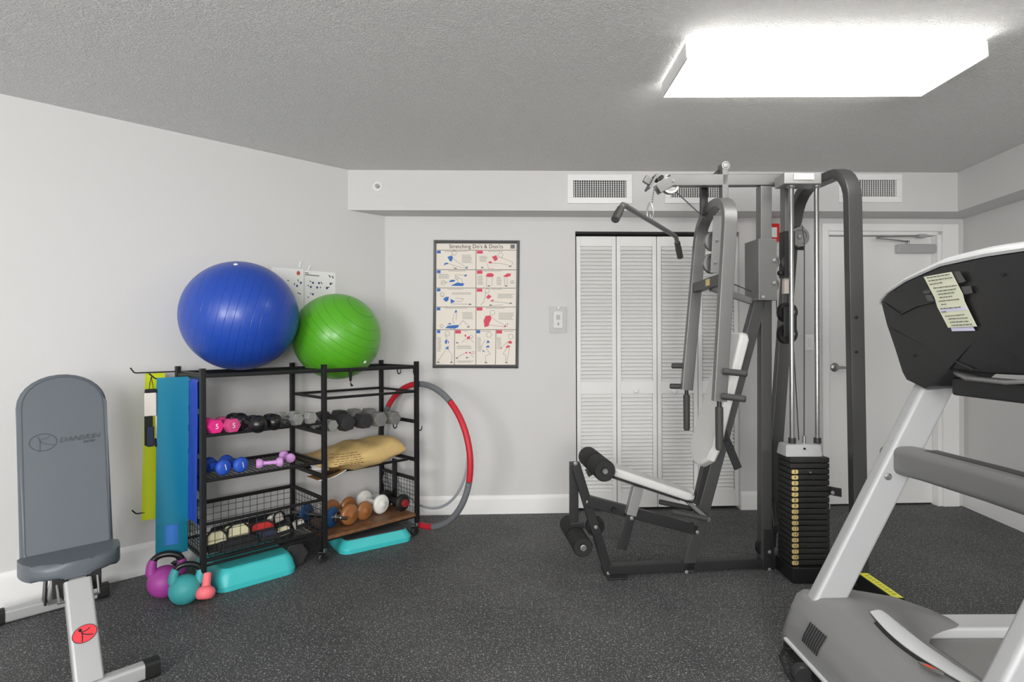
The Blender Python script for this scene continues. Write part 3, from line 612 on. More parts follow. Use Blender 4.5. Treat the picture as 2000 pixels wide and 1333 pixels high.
# ------------------------------------------------------------------ exercise balls
def mat_ball(name, rgb, axis, period):
    m = mat(name, rgb, 0.36, coat=0.12, spec=0.5); nt = m.node_tree; b = nt.nodes['Principled BSDF']
    tc = nt.nodes.new('ShaderNodeTexCoord'); dp = nt.nodes.new('ShaderNodeVectorMath'); dp.operation = 'DOT_PRODUCT'; dp.inputs[1].default_value = Vector(axis).normalized() / period
    nt.links.new(tc.outputs['Object'], dp.inputs[0])
    fr_ = nt.nodes.new('ShaderNodeMath'); fr_.operation = 'PINGPONG'; fr_.inputs[1].default_value = 0.5; nt.links.new(dp.outputs['Value'], fr_.inputs[0])
    r = nt.nodes.new('ShaderNodeValToRGB'); r.color_ramp.elements[0].position = 0.0; r.color_ramp.elements[1].position = 0.045
    nt.links.new(fr_.outputs[0], r.inputs['Fac'])
    k = nt.nodes.new('ShaderNodeBump'); k.inputs['Strength'].default_value = 0.5; k.inputs['Distance'].default_value = 0.002
    nt.links.new(r.outputs['Color'], k.inputs['Height']); nt.links.new(k.outputs['Normal'], b.inputs['Normal'])
    mx = nt.nodes.new('ShaderNodeMix'); mx.data_type = 'RGBA'; c = lin(rgb)
    mx.inputs[6].default_value = tuple(x * 0.6 for x in c[:3]) + (1,); mx.inputs[7].default_value = c
    nt.links.new(r.outputs['Color'], mx.inputs[0]); nt.links.new(mx.outputs[2], b.inputs['Base Color'])
mat_ball('ball_blue', (30, 72, 172), (-0.9, -0.35, 0.25), 0.04)
mat_ball('ball_green', (86, 170, 34), (0.65, -0.25, 0.7), 0.042)
bc = RK(0.262, 0.232, 1.418); R = 0.302
t = thing('exercise_ball', 'large glossy blue exercise ball on top of the rack', 'exercise ball', bc - Vector((0, 0, R)), 'exercise balls on the rack')
bm = nb(); ball(bm, bc, R, 64, 40, (1.01, 1.01, 1.0)); b_ = obj('ball', bm, 'ball_blue', t); b_.location = bc - t.location; b_.data.transform(Matrix.Translation(-b_.location))
dv = (P(460, 513, 3.0) - bc).normalized(); bm = nb(); lathe(bm, [(0, -0.004), (0.011, -0.004), (0.011, 0.003), (0.006, 0.006), (0, 0.006)], bc + dv * R * 1.0, dv, 16); obj('plug', bm, 'paper_white', t)
gc = RK(0.836, 0.222, 1.305); R = 0.268
t = thing('exercise_ball', 'smaller bright green exercise ball on the rack beside the blue one', 'exercise ball', gc - Vector((0, 0, R)), 'exercise balls on the rack')
bm = nb(); ball(bm, gc, R, 64, 40); b_ = obj('ball', bm, 'ball_green', t); b_.location = gc - t.location; b_.data.transform(Matrix.Translation(-b_.location))
dv = (P(712, 707, 3.45) - gc).normalized(); bm = nb(); lathe(bm, [(0, -0.004), (0.010, -0.004), (0.010, 0.003), (0.006, 0.006), (0, 0.006)], gc + dv * R, dv, 16); obj('plug', bm, 'paper_white', t)
# ------------------------------------------------------------------ hoops
al = math.radians(42); hd = Vector((-math.cos(al), math.sin(al), 0)); hn = Vector((math.sin(al), math.cos(al), 0))
def ring(c, R, a0, a1, r, n, bm):
    k = max(6, int(abs(a1 - a0) / (2 * PI) * 72)); pts = [c + hd * R * math.cos(a0 + (a1 - a0) * i / k) + Vector((0, 0, R * math.sin(a0 + (a1 - a0) * i / k))) for i in range(k + 1)]
    sweep(bm, pts, circ(r, n), up=hn); return bm
hc = Vector((-0.603, 3.727, 0.522)); R = 0.468
t = thing('weighted_hoop', 'large grey and red foam hoop hung on the right end of the rack', 'hoop', hc - Vector((0, 0, R)), 'hoops on the rack end')
mat('hoop_grey', (112, 115, 120), 0.55); mat('hoop_red', (196, 34, 52), 0.5)
# angles: 180 deg points towards the room (right in the photo), 90 deg is the top
for a, b, m in ((88, 128, 'hoop_grey'), (128, 193, 'hoop_red'), (193, 256, 'hoop_grey'), (256, 276, 'hoop_red'), (276, 340, 'hoop_grey'), (340, 400, 'hoop_grey'), (400, 448, 'hoop_red')):
    bm = nb(); ring(hc, R, math.radians(a + 0.4), math.radians(b - 0.4), 0.0195, 14, bm); obj('foam_segment', bm, m, t)
hc2 = hc + hn * 0.032 + Vector((0, 0, 0.058)); R2 = 0.412
bm = nb(); k = 96; sweep(bm, [hc2 + hd * R2 * math.cos(2 * PI * i / k) + Vector((0, 0, R2 * math.sin(2 * PI * i / k))) for i in range(k)], circ(0.0085, 10), up=hn, closed=True)
tag(obj('hoop', bm, mat('silver_plastic', (190, 196, 202), 0.3, metal=0.4), loc=hc2 - Vector((0, 0, R2))), 'thin silver hoop hung in front of the foam hoop', 'hoop', 'hoops on the rack end')
# ------------------------------------------------------------------ dumbbells
def hexa(r): return [(r * math.cos(PI / 6 + k * PI / 3), r * math.sin(PI / 6 + k * PI / 3)) for k in range(6)]
def hex_dumbbell(name, label, near, axis, L, r, hl, m, mh, group, num=None, roll=0.0, mnum='paper_white', num_rot=0.0):
    """near: centre of the near end face, axis: from the near end to the far end"""
    ax = Vector(axis).normalized(); near = Vector(near); c = near + ax * L / 2
    t = thing(name, label, 'dumbbell', c - Vector((0, 0, r * 0.87)), group)
    M = axis_matrix(near, ax) @ Matrix.Rotation(roll, 4, 'Z')
    for z0 in (0, L - hl):
        bm = nb(); prism(bm, hexa(r), M, z0, z0 + hl, bevel=r * 0.14, seg=2); h = obj('head', bm, m, t, ang=30)
        if z0 == 0 and num:
            up = Vector((0, 0, 1)); side = (-ax).cross(up) * -1
            x = up.cross(-ax).normalized(); F = face_matrix(near - ax * 0.0006, x, up) @ Matrix.Rotation(num_rot, 4, 'Z')
            b2 = nb(); text_bm(b2, num, r * 0.95, F); obj('number', b2, mnum, h)
    bm = nb(); cyl(bm, near + ax * hl * 0.9, near + ax * (L - hl * 0.9), r * 0.33, n=14); obj('handle', bm, mh, t)
    return t
def vinyl_dumbbell(name, label, near, axis, L, r, m, group, num=None, num_rot=0.0):
    ax = Vector(axis).normalized(); near = Vector(near); c = near + ax * L / 2
    t = thing(name, label, 'dumbbell', c - Vector((0, 0, r)), group); hl = L * 0.27
    pr = [(0, 0), (r * 0.72, 0), (r * 0.95, r * 0.22), (r, hl * 0.45), (r * 0.9, hl * 0.8), (r * 0.5, hl), (0, hl)]
    bm = nb(); lathe(bm, pr, near, ax, 20); h = obj('head', bm, m, t, ang=50)
    if num:
        up = Vector((0, 0, 1)); x = up.cross(-ax).normalized(); b2 = nb(); text_bm(b2, num, r * 1.1, face_matrix(near - ax * 0.0006, x, up) @ Matrix.Rotation(num_rot, 4, 'Z')); obj('number', b2, 'paper_white', h)
    bm = nb(); lathe(bm, pr, near + ax * L, -ax, 20); obj('head', bm, m, t, ang=50)
    bm = nb(); lathe(bm, [(0, hl * 0.8), (r * 0.46, hl * 0.8), (r * 0.40, L * 0.4), (r * 0.44, L / 2), (r * 0.40, L * 0.6), (r * 0.46, L - hl * 0.8), (0, L - hl * 0.8)], near, ax, 16); obj('handle', bm, m, t, ang=50)
    return t
def onZ(px, py, z, up=0.0):      # point above a shelf: pixel ray cut at height z + up
    return PZ(px, py, z + up)
mat('neo_pink', (222, 40, 132), 0.5); mat('neo_pink_pale', (206, 74, 132), 0.5); mat('neo_blue', (40, 84, 190), 0.55); mat('neo_lilac', (206, 150, 214), 0.55); mat('neo_coral', (248, 118, 128), 0.55)
mat('cast_grey', (128, 128, 126), 0.5, metal=0.2, var=0.15, vscale=60); mat('cast_pale', (176, 178, 174), 0.4, metal=0.5, var=0.12, vscale=60); mat('cast_dark', (46, 46, 48), 0.5, var=0.2, vscale=50)
GP = 'hex dumbbells on the upper rack shelf'
z0 = ZS1 + 0.010
for px, py, lab, m in ((424, 834, 'bright pink hex dumbbell marked 5, leftmost on the upper shelf', 'neo_pink'), (457, 832, 'faded pink hex dumbbell marked 5 beside the black kettlebells', 'neo_pink_pale')):
    r = 0.0385; n = onZ(px, py, z0, r * 0.87); hex_dumbbell('hex_dumbbell', lab, n, RN + RD * (-0.12), 0.155, r, 0.05, m, m, GP, num='5', roll=PI / 6)
for px, py, lab in ((584, 820, 'small chrome hex dumbbell on the upper shelf beside the black kettlebells'), (611, 817, 'small chrome hex dumbbell on the upper shelf next to the middle post')):
    r = 0.036; n = onZ(px, py, z0, r * 0.87); hex_dumbbell('hex_dumbbell', lab, n, RN * 0.8 - RD * 0.25, 0.165, r, 0.042, 'cast_pale', 'steel', GP, roll=PI / 6)
# three black kettlebells lying on the upper shelf
mat('kettle_black', (22, 22, 23), 0.28)
def kettlebell(label, base, R, m, mh, group, H=1.0, axis=(0, 0, 1), face=None, hscale=1.0):
    """base: floor point under the ball; axis: direction from the base to the handle"""
    ax = Vector(axis).normalized(); t = thing('kettlebell', label, 'kettlebell', base, group); base = Vector(base)
    c = base + Vector((0, 0, R * 0.94)) if ax.z < 0.5 else base + ax * R * 0.94
    f = Vector(face or RD); f = (f - ax * f.dot(ax)).normalized()
    bm = nb(); pr = [(0, -R * 0.94)] + [(R * math.cos(a), R * math.sin(a)) for a in [math.radians(x) for x in range(-66, 91, 12)]]
    pr[-1] = (0, R); lathe(bm, pr, c, ax, 28); body = obj('body', bm, m, t, ang=60)
    w = R * 0.80 * hscale; h = R * 1.05 * hscale; r = R * 0.2
    pts = []
    for i in range(25):
        a = PI * i / 24; x = -w * math.cos(a); y = math.sin(a) ** 0.55 * h
        x *= 1.0 + 0.12 * math.sin(a)
        pts.append(c + f * x + ax * (R * 0.62 + y))
    pts = [c - f * w * 0.75 + ax * R * 0.35] + pts + [c + f * w * 0.75 + ax * R * 0.35]
    bm = nb(); sweep(bm, pts[3:-3], circ(r, 14), up=f.cross(ax)); obj('handle', bm, mh, t)
    for ps in (pts[:6], pts[-6:]):
        bm = nb(); n = len(ps); sc_ = [1.75 - 0.6 * (i / (n - 1)) for i in range(n)]
        if ps is not pts[:6] and ps[0] == pts[-6]: sc_ = sc_[::-1]
        sweep(bm, ps, circ(r, 14), up=f.cross(ax), scale=sc_); obj('horn', bm, m, t, ang=60)
    return t
for px, py, R, lab, az in ((487, 828, 0.046, 'black kettlebell at the back of the upper shelf, half hidden', 0.2), (504, 828, 0.045, 'black kettlebell lying on the upper shelf between two others', 0.05), (535, 824, 0.043, 'black kettlebell lying on the upper shelf nearest the chrome dumbbells', -0.25)):
    p = onZ(px, py, z0, R); 
    if px == 487: p += RN * 0.13
    kettlebell(lab, Vector((p.x, p.y, z0)), R, 'kettle_black', 'kettle_black', 'small black kettlebells on the shelf', axis=(RN + RD * (-az - 0.3) + Vector((0, 0, 0.55))), hscale=0.85)
# middle shelf
z1 = ZS2 + 0.010; GV = 'vinyl dumbbells on the middle rack shelf'
for px, py, lab in ((441, 914, 'royal blue round vinyl dumbbell marked 1, left one of the pair'), (475, 909, 'royal blue round vinyl dumbbell marked 1, right one of the pair')):
    n = onZ(px, py, z1, 0.041); vinyl_dumbbell('vinyl_dumbbell', lab, n, RN - RD * 0.3, 0.16, 0.041, 'neo_blue', GV, '1', 0.2)
n = onZ(553, 902, z1, 0.026); vinyl_dumbbell('vinyl_dumbbell', 'small lilac dumbbell lying sideways left of its twin', n, RN * 0.35 - RD, 0.135, 0.026, 'neo_lilac', GV)
n = onZ(569, 896, z1, 0.027); vinyl_dumbbell('vinyl_dumbbell', 'small lilac dumbbell lying at an angle next to the middle post', n, RN * 0.8 + RD * 0.05, 0.135, 0.027, 'neo_lilac', GV)
# right bay dumbbells across the two rails: near end, radius
GR = 'hex dumbbells across the rails of the right bay'
for px, py, r, m, mh, L, lab in ((651, 832, 0.036, 'cast_pale', 'steel', 0.2, 'small chrome hex dumbbell just right of the middle post'), (681, 827, 0.052, 'cast_dark', 'cast_dark', 0.26, 'charcoal hex dumbbell, leftmost of the two dark ones on the rails'),
                              (716, 826, 0.050, 'cast_dark', 'cast_dark', 0.27, 'charcoal hex dumbbell beside the worn grey ones on the rails'), (745, 821, 0.050, 'cast_grey', 'steel', 0.27, 'worn grey hex dumbbell next to the dark ones on the rails'), (773, 820, 0.045, 'cast_grey', 'steel', 0.26, 'worn grey hex dumbbell, rightmost on the rails')):
    s = None
    # near face lies in front of the first rail: intersect the ray with the plane t = 0.02
    u, v = uv(px, py); n_ = RN; tt = (RO.dot(n_) + 0.03) / Vector((u, 1, 0)).dot(n_); n = Vector((u * tt, tt, CZ - v * tt)); n.z = 0.764 + r * 0.34
    hex_dumbbell('hex_dumbbell', lab, n, RN - RD * 0.06, L + 0.08, r, 0.085, m, mh, GR, roll=PI / 6 if m != 'cast_dark' or px > 700 else 0.35)
# bottom board: disc dumbbells
def disc_dumbbell(label, near, axis, L, R, m, group, cap=None, end=None, thick=0.05):
    ax = Vector(axis).normalized(); near = Vector(near); c = near + ax * L / 2
    t = thing('disc_dumbbell', label, 'dumbbell', c - Vector((0, 0, R)), group)
    pr = [(0, 0), (R * 0.16, 0), (R * 0.2, 0.004), (R * 0.42, 0.007), (R * 0.5, 0.012), (R * 0.78, 0.014), (R * 0.93, 0.020), (R, thick * 0.55), (R * 0.97, thick * 0.8), (R * 0.7, thick), (0, thick)]
    for o_, a_ in ((near, ax), (near + ax * L, -ax)):
        bm = nb(); lathe(bm, pr, o_, a_, 32); d = obj('weight_disc', bm, m, t, ang=50)
        if cap: bm = nb(); lathe(bm, [(0, -0.006), (R * 0.4, -0.006), (R * 0.46, 0.0), (R * 0.46, 0.014), (0, 0.014)], o_, a_, 20); obj('cap', bm, cap, d)
        if end: bm = nb(); lathe(bm, [(0, -0.075), (0.011, -0.075), (0.011, -0.04), (0.017, -0.04), (0.017, -0.012), (0.028, -0.01), (0.028, 0.01), (0, 0.01)], o_, a_, 16); obj('bar_end', bm, end, d)
    bm = nb(); cyl(bm, near + ax * thick * 0.9, near + ax * (L - thick * 0.9), 0.017 if not cap else R * 0.4, n=14); obj('handle', bm, end or m, t)
    return t
mat('copper_plastic', (152, 98, 54), 0.36, coat=0.2); mat('white_plastic', (232, 231, 226), 0.4); mat('blue_enamel', (26, 74, 122), 0.35)
zb = 0.149; GB = 'disc dumbbells on the bottom board'
for px, py, R, m, L, lab, ax, kw in ((656, 1011, 0.062, 'blue_enamel', 0.24, 'blue disc dumbbell with chrome bar ends on the bottom board', RN * 0.85 - RD * 0.42, dict(end='chrome', thick=0.04)),
                                  (690, 1007, 0.065, 'copper_plastic', 0.23, 'copper coloured disc dumbbell on the bottom board beside the blue one', RN * 0.9 - RD * 0.2, {}),
                                  (717, 1000, 0.058, 'copper_plastic', 0.23, 'copper coloured disc dumbbell on the bottom board beside the white one', RN - RD * 0.1, {}),
                                  (750, 987, 0.062, 'white_plastic', 0.24, 'white disc dumbbell on the bottom board of the rack', RN - RD * 0.12, {}),
                                  (792, 984, 0.056, 'rubber_black', 0.23, 'black disc dumbbell with red end caps on the bottom board', RN - RD * 0.12, dict(cap=mat('cap_red', (150, 40, 44), 0.4)))):
    n = PZ(px, py, zb + R); disc_dumbbell(lab, n, ax, L, R, m, GB, **kw)
# ------------------------------------------------------------------ kraft bag on the right bay shelf
def sag(s): return 0.0
def bagf(u, v):
    u = 1 - (1 - u) ** 2; a = 2 * PI * v; s = L1 - 0.03 + 0.61 * u
    half_t = 0.17 + 0.02 * math.sin(PI * u)
    thick = 0.072 * max(0.0, 1 - u ** 30) ** 0.5 * (0.12 + 0.88 * min(1, u * 2.0) ** 0.8) + 0.004
    cz = 0.555 + 0.022 * u - 0.03 * math.sin(PI * u) * 0.5
    ct, st = math.cos(a), math.sin(a)
    tt = 0.20 + half_t * (abs(ct) ** 0.7) * (1 if ct > 0 else -1)
    z = cz + thick * (abs(st) ** 0.8) * (1 if st > 0 else -0.78) + 0.006 * math.sin(9 * u + 3 * a) + 0.004 * math.sin(23 * u + 1)
    if st < 0: z -= 0.026 * math.sin(PI * u) * (1 - abs(ct))
    return RK(s, tt - 0.0, z)
mat('kraft', (206, 176, 118), 0.8, var=0.10, vscale=9, bump=0.25, bscale=14)
t = thing('paper_bag', 'bulging tan kraft paper bag on the shelf of the right bay', 'bag', RK(L1 + 0.29, 0.2, 0.5))
bm = nb(); sheet(bm, bagf, 36, 40); bmesh.ops.remove_doubles(bm, verts=bm.verts, dist=0.0004); obj('bag', bm, 'kraft', t, ang=70)
bm = nb()
def flap(u, v): return RK(L1 - 0.035 + 0.2 * u, 0.0 + 0.15 * v + 0.05 * u, 0.50 - 0.012 * math.sin(PI * u) - 0.02 * (1 - u))
sheet(bm, lambda u, v: flap(u, v) , 8, 4, 0.003); obj('bottom_flap', bm, mat('kraft_dark', (150, 112, 66), 0.85), t)
bm = nb(); tube(bm, [flap(i / 8, 0.0) + Vector((0, 0, -0.001)) for i in range(9)], 0.003, 6); obj('paper_edge', bm, 'paper_white', t)
bm = nb()
for k in range(4): tube(bm, [RK(L1 - 0.06 + 0.05 * i, 0.02 + 0.012 * k + 0.004 * i, 0.545 - 0.004 * i * k * 0.5 + 0.008 * k - 0.01 * i) for i in range(3)] , 0.0035, 6)
obj('folded_mouth', bm, 'paper_white', t)
bm = nb(); rnd = random.Random(3)
for k in range(8):      # lines of small dark print on the bulging front
    z = 0.595 - 0.0115 * k; s = L1 + 0.05 + rnd.random() * 0.05
    while s < L1 + 0.24:
        w = rnd.uniform(0.008, 0.03)
        # drop the print on the bag's front surface
        uu = 1 - (1 - (s - L1 + 0.03) / 0.61) ** 0.5; ue = 1 - (1 - (s + w - L1 + 0.03) / 0.61) ** 0.5
        best = min(((bagf(uu, j / 200), j) for j in range(60, 140)), key=lambda q_: abs(q_[0].z - z))[0]
        b2 = min(((bagf(ue, j / 200), j) for j in range(60, 140)), key=lambda q_: abs(q_[0].z - z))[0]
        hgt = 0.003 if k not in (5,) else 0.0045; o_ = -RN * 0.0022
        quad(bm, best + o_, b2 + o_, b2 + o_ + Vector((0, 0, hgt)), best + o_ + Vector((0, 0, hgt))); s += w + 0.006
obj('print', bm, mat('kraft_ink', (96, 70, 38), 0.8), t)
# ------------------------------------------------------------------ things in the wire basket
GBK = 'straps and gloves in the wire basket'; zk = ZB0 + 0.008
mat('cream_cloth', (224, 218, 182), 0.85, bump=0.1, bscale=200); mat('black_cloth', (30, 31, 34), 0.85, bump=0.1, bscale=200); mat('navy_cloth', (44, 50, 70), 0.85)
def pad_strap(label, s, t_, L, H, D, ang, tilt, m1, m2, name='ankle_weight', lift=0.0):
    c = RK(s, t_, zk + lift); t = thing(name, label, 'strap' if name != 'glove' else 'glove', c, GBK)
    M = Matrix.Translation(c + Vector((0, 0, 0.004))) @ Matrix.Rotation(RA + ang, 4, 'Z') @ Matrix.Rotation(tilt, 4, 'X')
    bm = nb(); box(bm, (-L / 2, 0, 0), (L / 2, D, H), min(D, H) * 0.42, M, 4); obj('pad', bm, m1, t, ang=60)
    bm = nb(); sweep(bm, [M @ Vector((-L / 2 - 0.003, -0.002, H * 0.1)), M @ Vector((-L / 2 + 0.01, -0.004, H * 0.85)), M @ Vector((-L * 0.2, -0.004, H + 0.003)), M @ Vector((L * 0.25, -0.004, H + 0.003)), M @ Vector((L / 2, -0.003, H * 0.7))], circ(0.0055, 8)); obj('binding', bm, m2, t)
    bm = nb(); box(bm, (-L * 0.46, -0.011, H * 0.02), (L * 0.52, -0.001, H * 0.42), 0.003, M); obj('strap', bm, m2, t)
    return t
pad_strap('cream padded ankle weight with black edging at the left end of the basket', 0.085, 0.05, 0.11, 0.105, 0.035, 0.1, -0.35, 'cream_cloth', 'black_cloth')
pad_strap('cream ankle weight with arched black edging in the middle of the basket', 0.20, 0.085, 0.12, 0.105, 0.035, -0.05, -0.3, 'cream_cloth', 'black_cloth')
pad_strap('black padded strap lying along the front of the basket', 0.175, 0.018, 0.19, 0.055, 0.03, 0.0, -0.2, 'black_cloth', 'black_cloth')
pad_strap('navy wrist weight lying in front of the red strap', 0.335, 0.03, 0.10, 0.058, 0.03, 0.0, -0.25, 'navy_cloth', 'black_cloth', lift=0.0)
pad_strap('red strap with black webbing in the basket', 0.34, 0.13, 0.13, 0.075, 0.025, -0.15, -0.4, mat('red_cloth', (196, 44, 40), 0.7), 'black_cloth')
pad_strap('pale cream cuff beside the red strap in the basket', 0.43, 0.06, 0.10, 0.05, 0.03, 0.2, -0.5, 'cream_cloth', 'black_cloth')
pad_strap('crumpled white and black glove at the back of the basket', 0.47, 0.20, 0.10, 0.085, 0.05, 0.5, -0.3, mat('white_cloth', (226, 220, 210), 0.85), 'black_cloth', 'glove')
pad_strap('white strap end near the right side of the basket', 0.55, 0.10, 0.07, 0.055, 0.03, 0.3, -0.5, 'white_cloth', 'black_cloth')
pad_strap('long black strap along the back of the basket', 0.33, 0.30, 0.4, 0.055, 0.04, 0.05, -0.2, 'black_cloth', 'black_cloth')
# ------------------------------------------------------------------ steps, floor dumbbell, kettlebells
mat('aqua_plastic', (62, 190, 192), 0.42)
mat('step_grey', (70, 72, 74), 0.7, bump=0.2, bscale=300)
def step(label, near_l, near_r, depth, h=0.105):
    a, b = Vector(near_l), Vector(near_r); dx = (b - a).normalized(); Wd = (b - a).length; dy = Vector((-dx.y, dx.x, 0))
    t = thing('aerobic_step', label, 'aerobic step', (a + b) / 2 + dy * depth / 2, 'aqua aerobic steps under the rack')
    def rr(w0, w1, d0, d1, c):
        out = []
        for cx, cy, a0 in ((w1 - c, d1 - c, 0), (w0 + c, d1 - c, PI / 2), (w0 + c, d0 + c, PI), (w1 - c, d0 + c, 1.5 * PI)):
            for i in range(6): an = a0 + PI / 2 * i / 5; out.append((cx + c * math.cos(an), cy + c * math.sin(an)))
        return out
    lv = [(0.0, 0.002), (-0.002, 0.026), (0.0, 0.032), (0.010, h - 0.03), (0.022, h - 0.008), (0.030, h)]
    bm = nb(); rings = []
    for ins, z in lv: rings.append([bm.verts.new(a + dx * x + dy * y + Vector((0, 0, z))) for x, y in rr(ins, Wd - ins, ins, depth - ins, max(0.03, 0.06 - ins * 0.4))])
    for r0, r1 in zip(rings, rings[1:]):
        for i in range(len(r0)): bm.faces.new((r0[i], r0[(i + 1) % len(r0)], r1[(i + 1) % len(r0)], r1[i]))
    bm.faces.new(rings[0]); bm.faces.new(rings[-1]); obj('body', bm, 'aqua_plastic', t, ang=25)
    bm = nb(); o = 0.034
    prism(bm, rr(o, Wd - o, o, depth - o, 0.03), face_matrix(a, dx, dy), h - 0.002, h + 0.004, 0.001); obj('grip_top', bm, 'step_grey' if 'grey' in label else 'aqua_plastic', t)
step('aqua plastic aerobic step under the left half of the rack', PZ(425, 1164), PZ(583, 1119), 0.47)
step('aqua plastic aerobic step with grey top under the right half of the rack', PZ(668, 1088), PZ(808, 1057), 0.34, 0.074)
n = PZ(578, 1086, 0.065); hex_dumbbell('hex_dumbbell', 'large black hex dumbbell on the floor under the rack', n, RN + RD * 0.12, 0.24, 0.073, 0.09, 'cast_dark', 'steel', 'floor dumbbells by the rack', roll=PI / 6)
mat('kb_purple', (160, 62, 150), 0.5); mat('kb_teal', (64, 166, 170), 0.5)
kettlebell('purple kettlebell with black handle on the floor beside the rack', PZ(318, 1166), 0.078, 'kb_purple', 'kettle_black', 'kettlebells on the floor', axis=(0.08, 0.1, 1), face=(0.9, 0.45, 0), hscale=1.05)
kettlebell('teal kettlebell with black handle in front of the purple one', PZ(356, 1180), 0.071, 'kb_teal', 'kettle_black', 'kettlebells on the floor', axis=(0.1, 0.15, 1), face=(0.85, 0.5, 0.12), hscale=1.0)
# coral hand weight propped on end against the rack
p = PZ(400, 1178); ax = Vector((-0.12, 0.42, 0.9)).normalized(); t = thing('hand_weight', 'coral pink hand weight propped upright beside the teal kettlebell', 'dumbbell', p, 'floor dumbbells by the rack')
h0 = p + Vector((0, 0.0, 0.018))
bm = nb(); lathe(bm, [(0, 0.004), (0.022, 0.004), (0.026, 0.0), (0.036, 0.004), (0.044, 0.02), (0.045, 0.034), (0.04, 0.048), (0.024, 0.058), (0, 0.058)], h0, ax, 22); obj('head', bm, 'neo_coral', t, ang=50)
bm = nb(); lathe(bm, [(0, 0.05), (0.024, 0.05), (0.019, 0.07), (0.020, 0.115), (0.017, 0.12), (0, 0.12)], h0, ax, 18); obj('handle', bm, 'neo_coral', t, ang=50)
# ------------------------------------------------------------------ resistance bands on the pegs
def band(label, name, s0, s1, t_, ztop, zf, zb_, m, dx=0.0, th=0.0016, wave=0.004, par=None, fold=0.006):
    """a flat band folded over a peg: front drop to zf, back drop to zb_"""
    L = (ztop - zf) + (ztop - zb_) ; p0 = RK((s0 + s1) / 2, t_, min(zf, zb_))
    def f(u, v):
        d = v * L; s = s0 + (s1 - s0) * u
        if d < ztop - zf: z = zf + d; tt = t_ - fold
        else: z = ztop - (d - (ztop - zf)); tt = t_ + fold
        k = 1 - (z - min(zf, zb_)) / (ztop - min(zf, zb_))
        tt += wave * math.sin(5 * u + 4 * z) * k
        if abs(ztop - z) < 0.006: tt = t_ + (tt - t_) * 0.6
        return RK(s + dx * k, tt, z)
    bm = nb(); sheet(bm, f, 10, 40, th); o = obj(name, bm, m, loc=p0, ang=60)
    return tag(o, label, 'resistance band', 'resistance bands on the rack pegs')
mat('band_yellow', (212, 226, 24), 0.45); mat('band_teal', (16, 128, 158), 0.4, spec=0.6); mat('band_blue', (38, 62, 176), 0.4); mat('band_sky', (64, 132, 220), 0.45)
band('lime yellow resistance band hanging on the rear peg of the rack', 'resistance_band', -0.152, -0.062, RW, 1.120, 0.33, 0.45, 'band_yellow', dx=-0.022)
band('long wide teal resistance band hanging on the front peg of the rack', 'resistance_band', -0.152, -0.009, 0.2, 1.100, 0.345, 0.19, 'band_teal', dx=-0.006, wave=0.008)
band('narrow sky blue band hanging inside the fold of the teal band', 'resistance_band', -0.118, -0.06, 0.2, 1.094, 0.242, 0.30, 'band_sky', dx=0.0, fold=0.0022, wave=0.003)
# dark blue band hung over the side rail
p0 = RK(-0.02, 0.13, 0.36)
def f(u, v):
    z = 1.108 - 0.75 * abs(2 * v - 1) if v < 0.5 else 1.108 - 0.6 * (2 * v - 1)
    return RK((-0.012 if v < 0.5 else 0.012) - 0.004 * math.sin(6 * u + 5 * z), 0.2 - 0.145 * u - 0.01 * (1.1 - z), z)
bm = nb(); sheet(bm, f, 8, 40, 0.0016); tag(obj('resistance_band', bm, 'band_blue', loc=p0, ang=60), 'dark blue resistance band draped over the side rail of the rack', 'resistance band', 'resistance bands on the rack pegs')
# padded cuff
c = RK(-0.175, 0.2, 1.09); t = thing('ankle_cuff', 'black and cream padded ankle cuff hanging on the tip of the front peg', 'strap', c - Vector((0, 0, 0.33)))
dn = Vector((0, 0, -1)); fx = RD
bm = nb(); tube(bm, [c + Vector((0, 0, 0.012)), c - fx * 0.006 + dn * 0.02, c - fx * 0.010 + dn * 0.055, c + fx * 0.010 + dn * 0.055, c + fx * 0.004 + dn * 0.02, c + Vector((0, 0, 0.012))], 0.002, 6); obj('loop', bm, 'black_cloth', t)
MC = face_matrix(c, RD, (0, 0, 1))
def cuffbox(x0, x1, z0, z1, y0, y1, m, nm, bv=0.006, rot=0.0):
    bm = nb(); box(bm, (x0, -z1, y0), (x1, -z0, y1), bv, MC @ Matrix.Rotation(rot, 4, 'Z'), 3); obj(nm, bm, m, t, ang=60)
cuffbox(-0.028, 0.024, 0.05, 0.075, -0.012, 0.012, 'black_cloth', 'top_binding')
cuffbox(-0.032, 0.020, 0.068, 0.185, 0.0, 0.016, 'white_cloth', 'upper_pad')
cuffbox(-0.032, 0.004, 0.18, 0.33, 0.0, 0.016, 'black_cloth', 'lower_pad')
cuffbox(-0.024, 0.008, 0.235, 0.335, 0.012, 0.02, 'navy_cloth', 'closure')
cuffbox(0.012, 0.032, 0.07, 0.34, -0.02, 0.0, 'cream_cloth', 'rear_pad', rot=0.03)
cuffbox(0.006, 0.038, 0.30, 0.345, -0.022, 0.006, 'black_cloth', 'end_binding', rot=0.03)
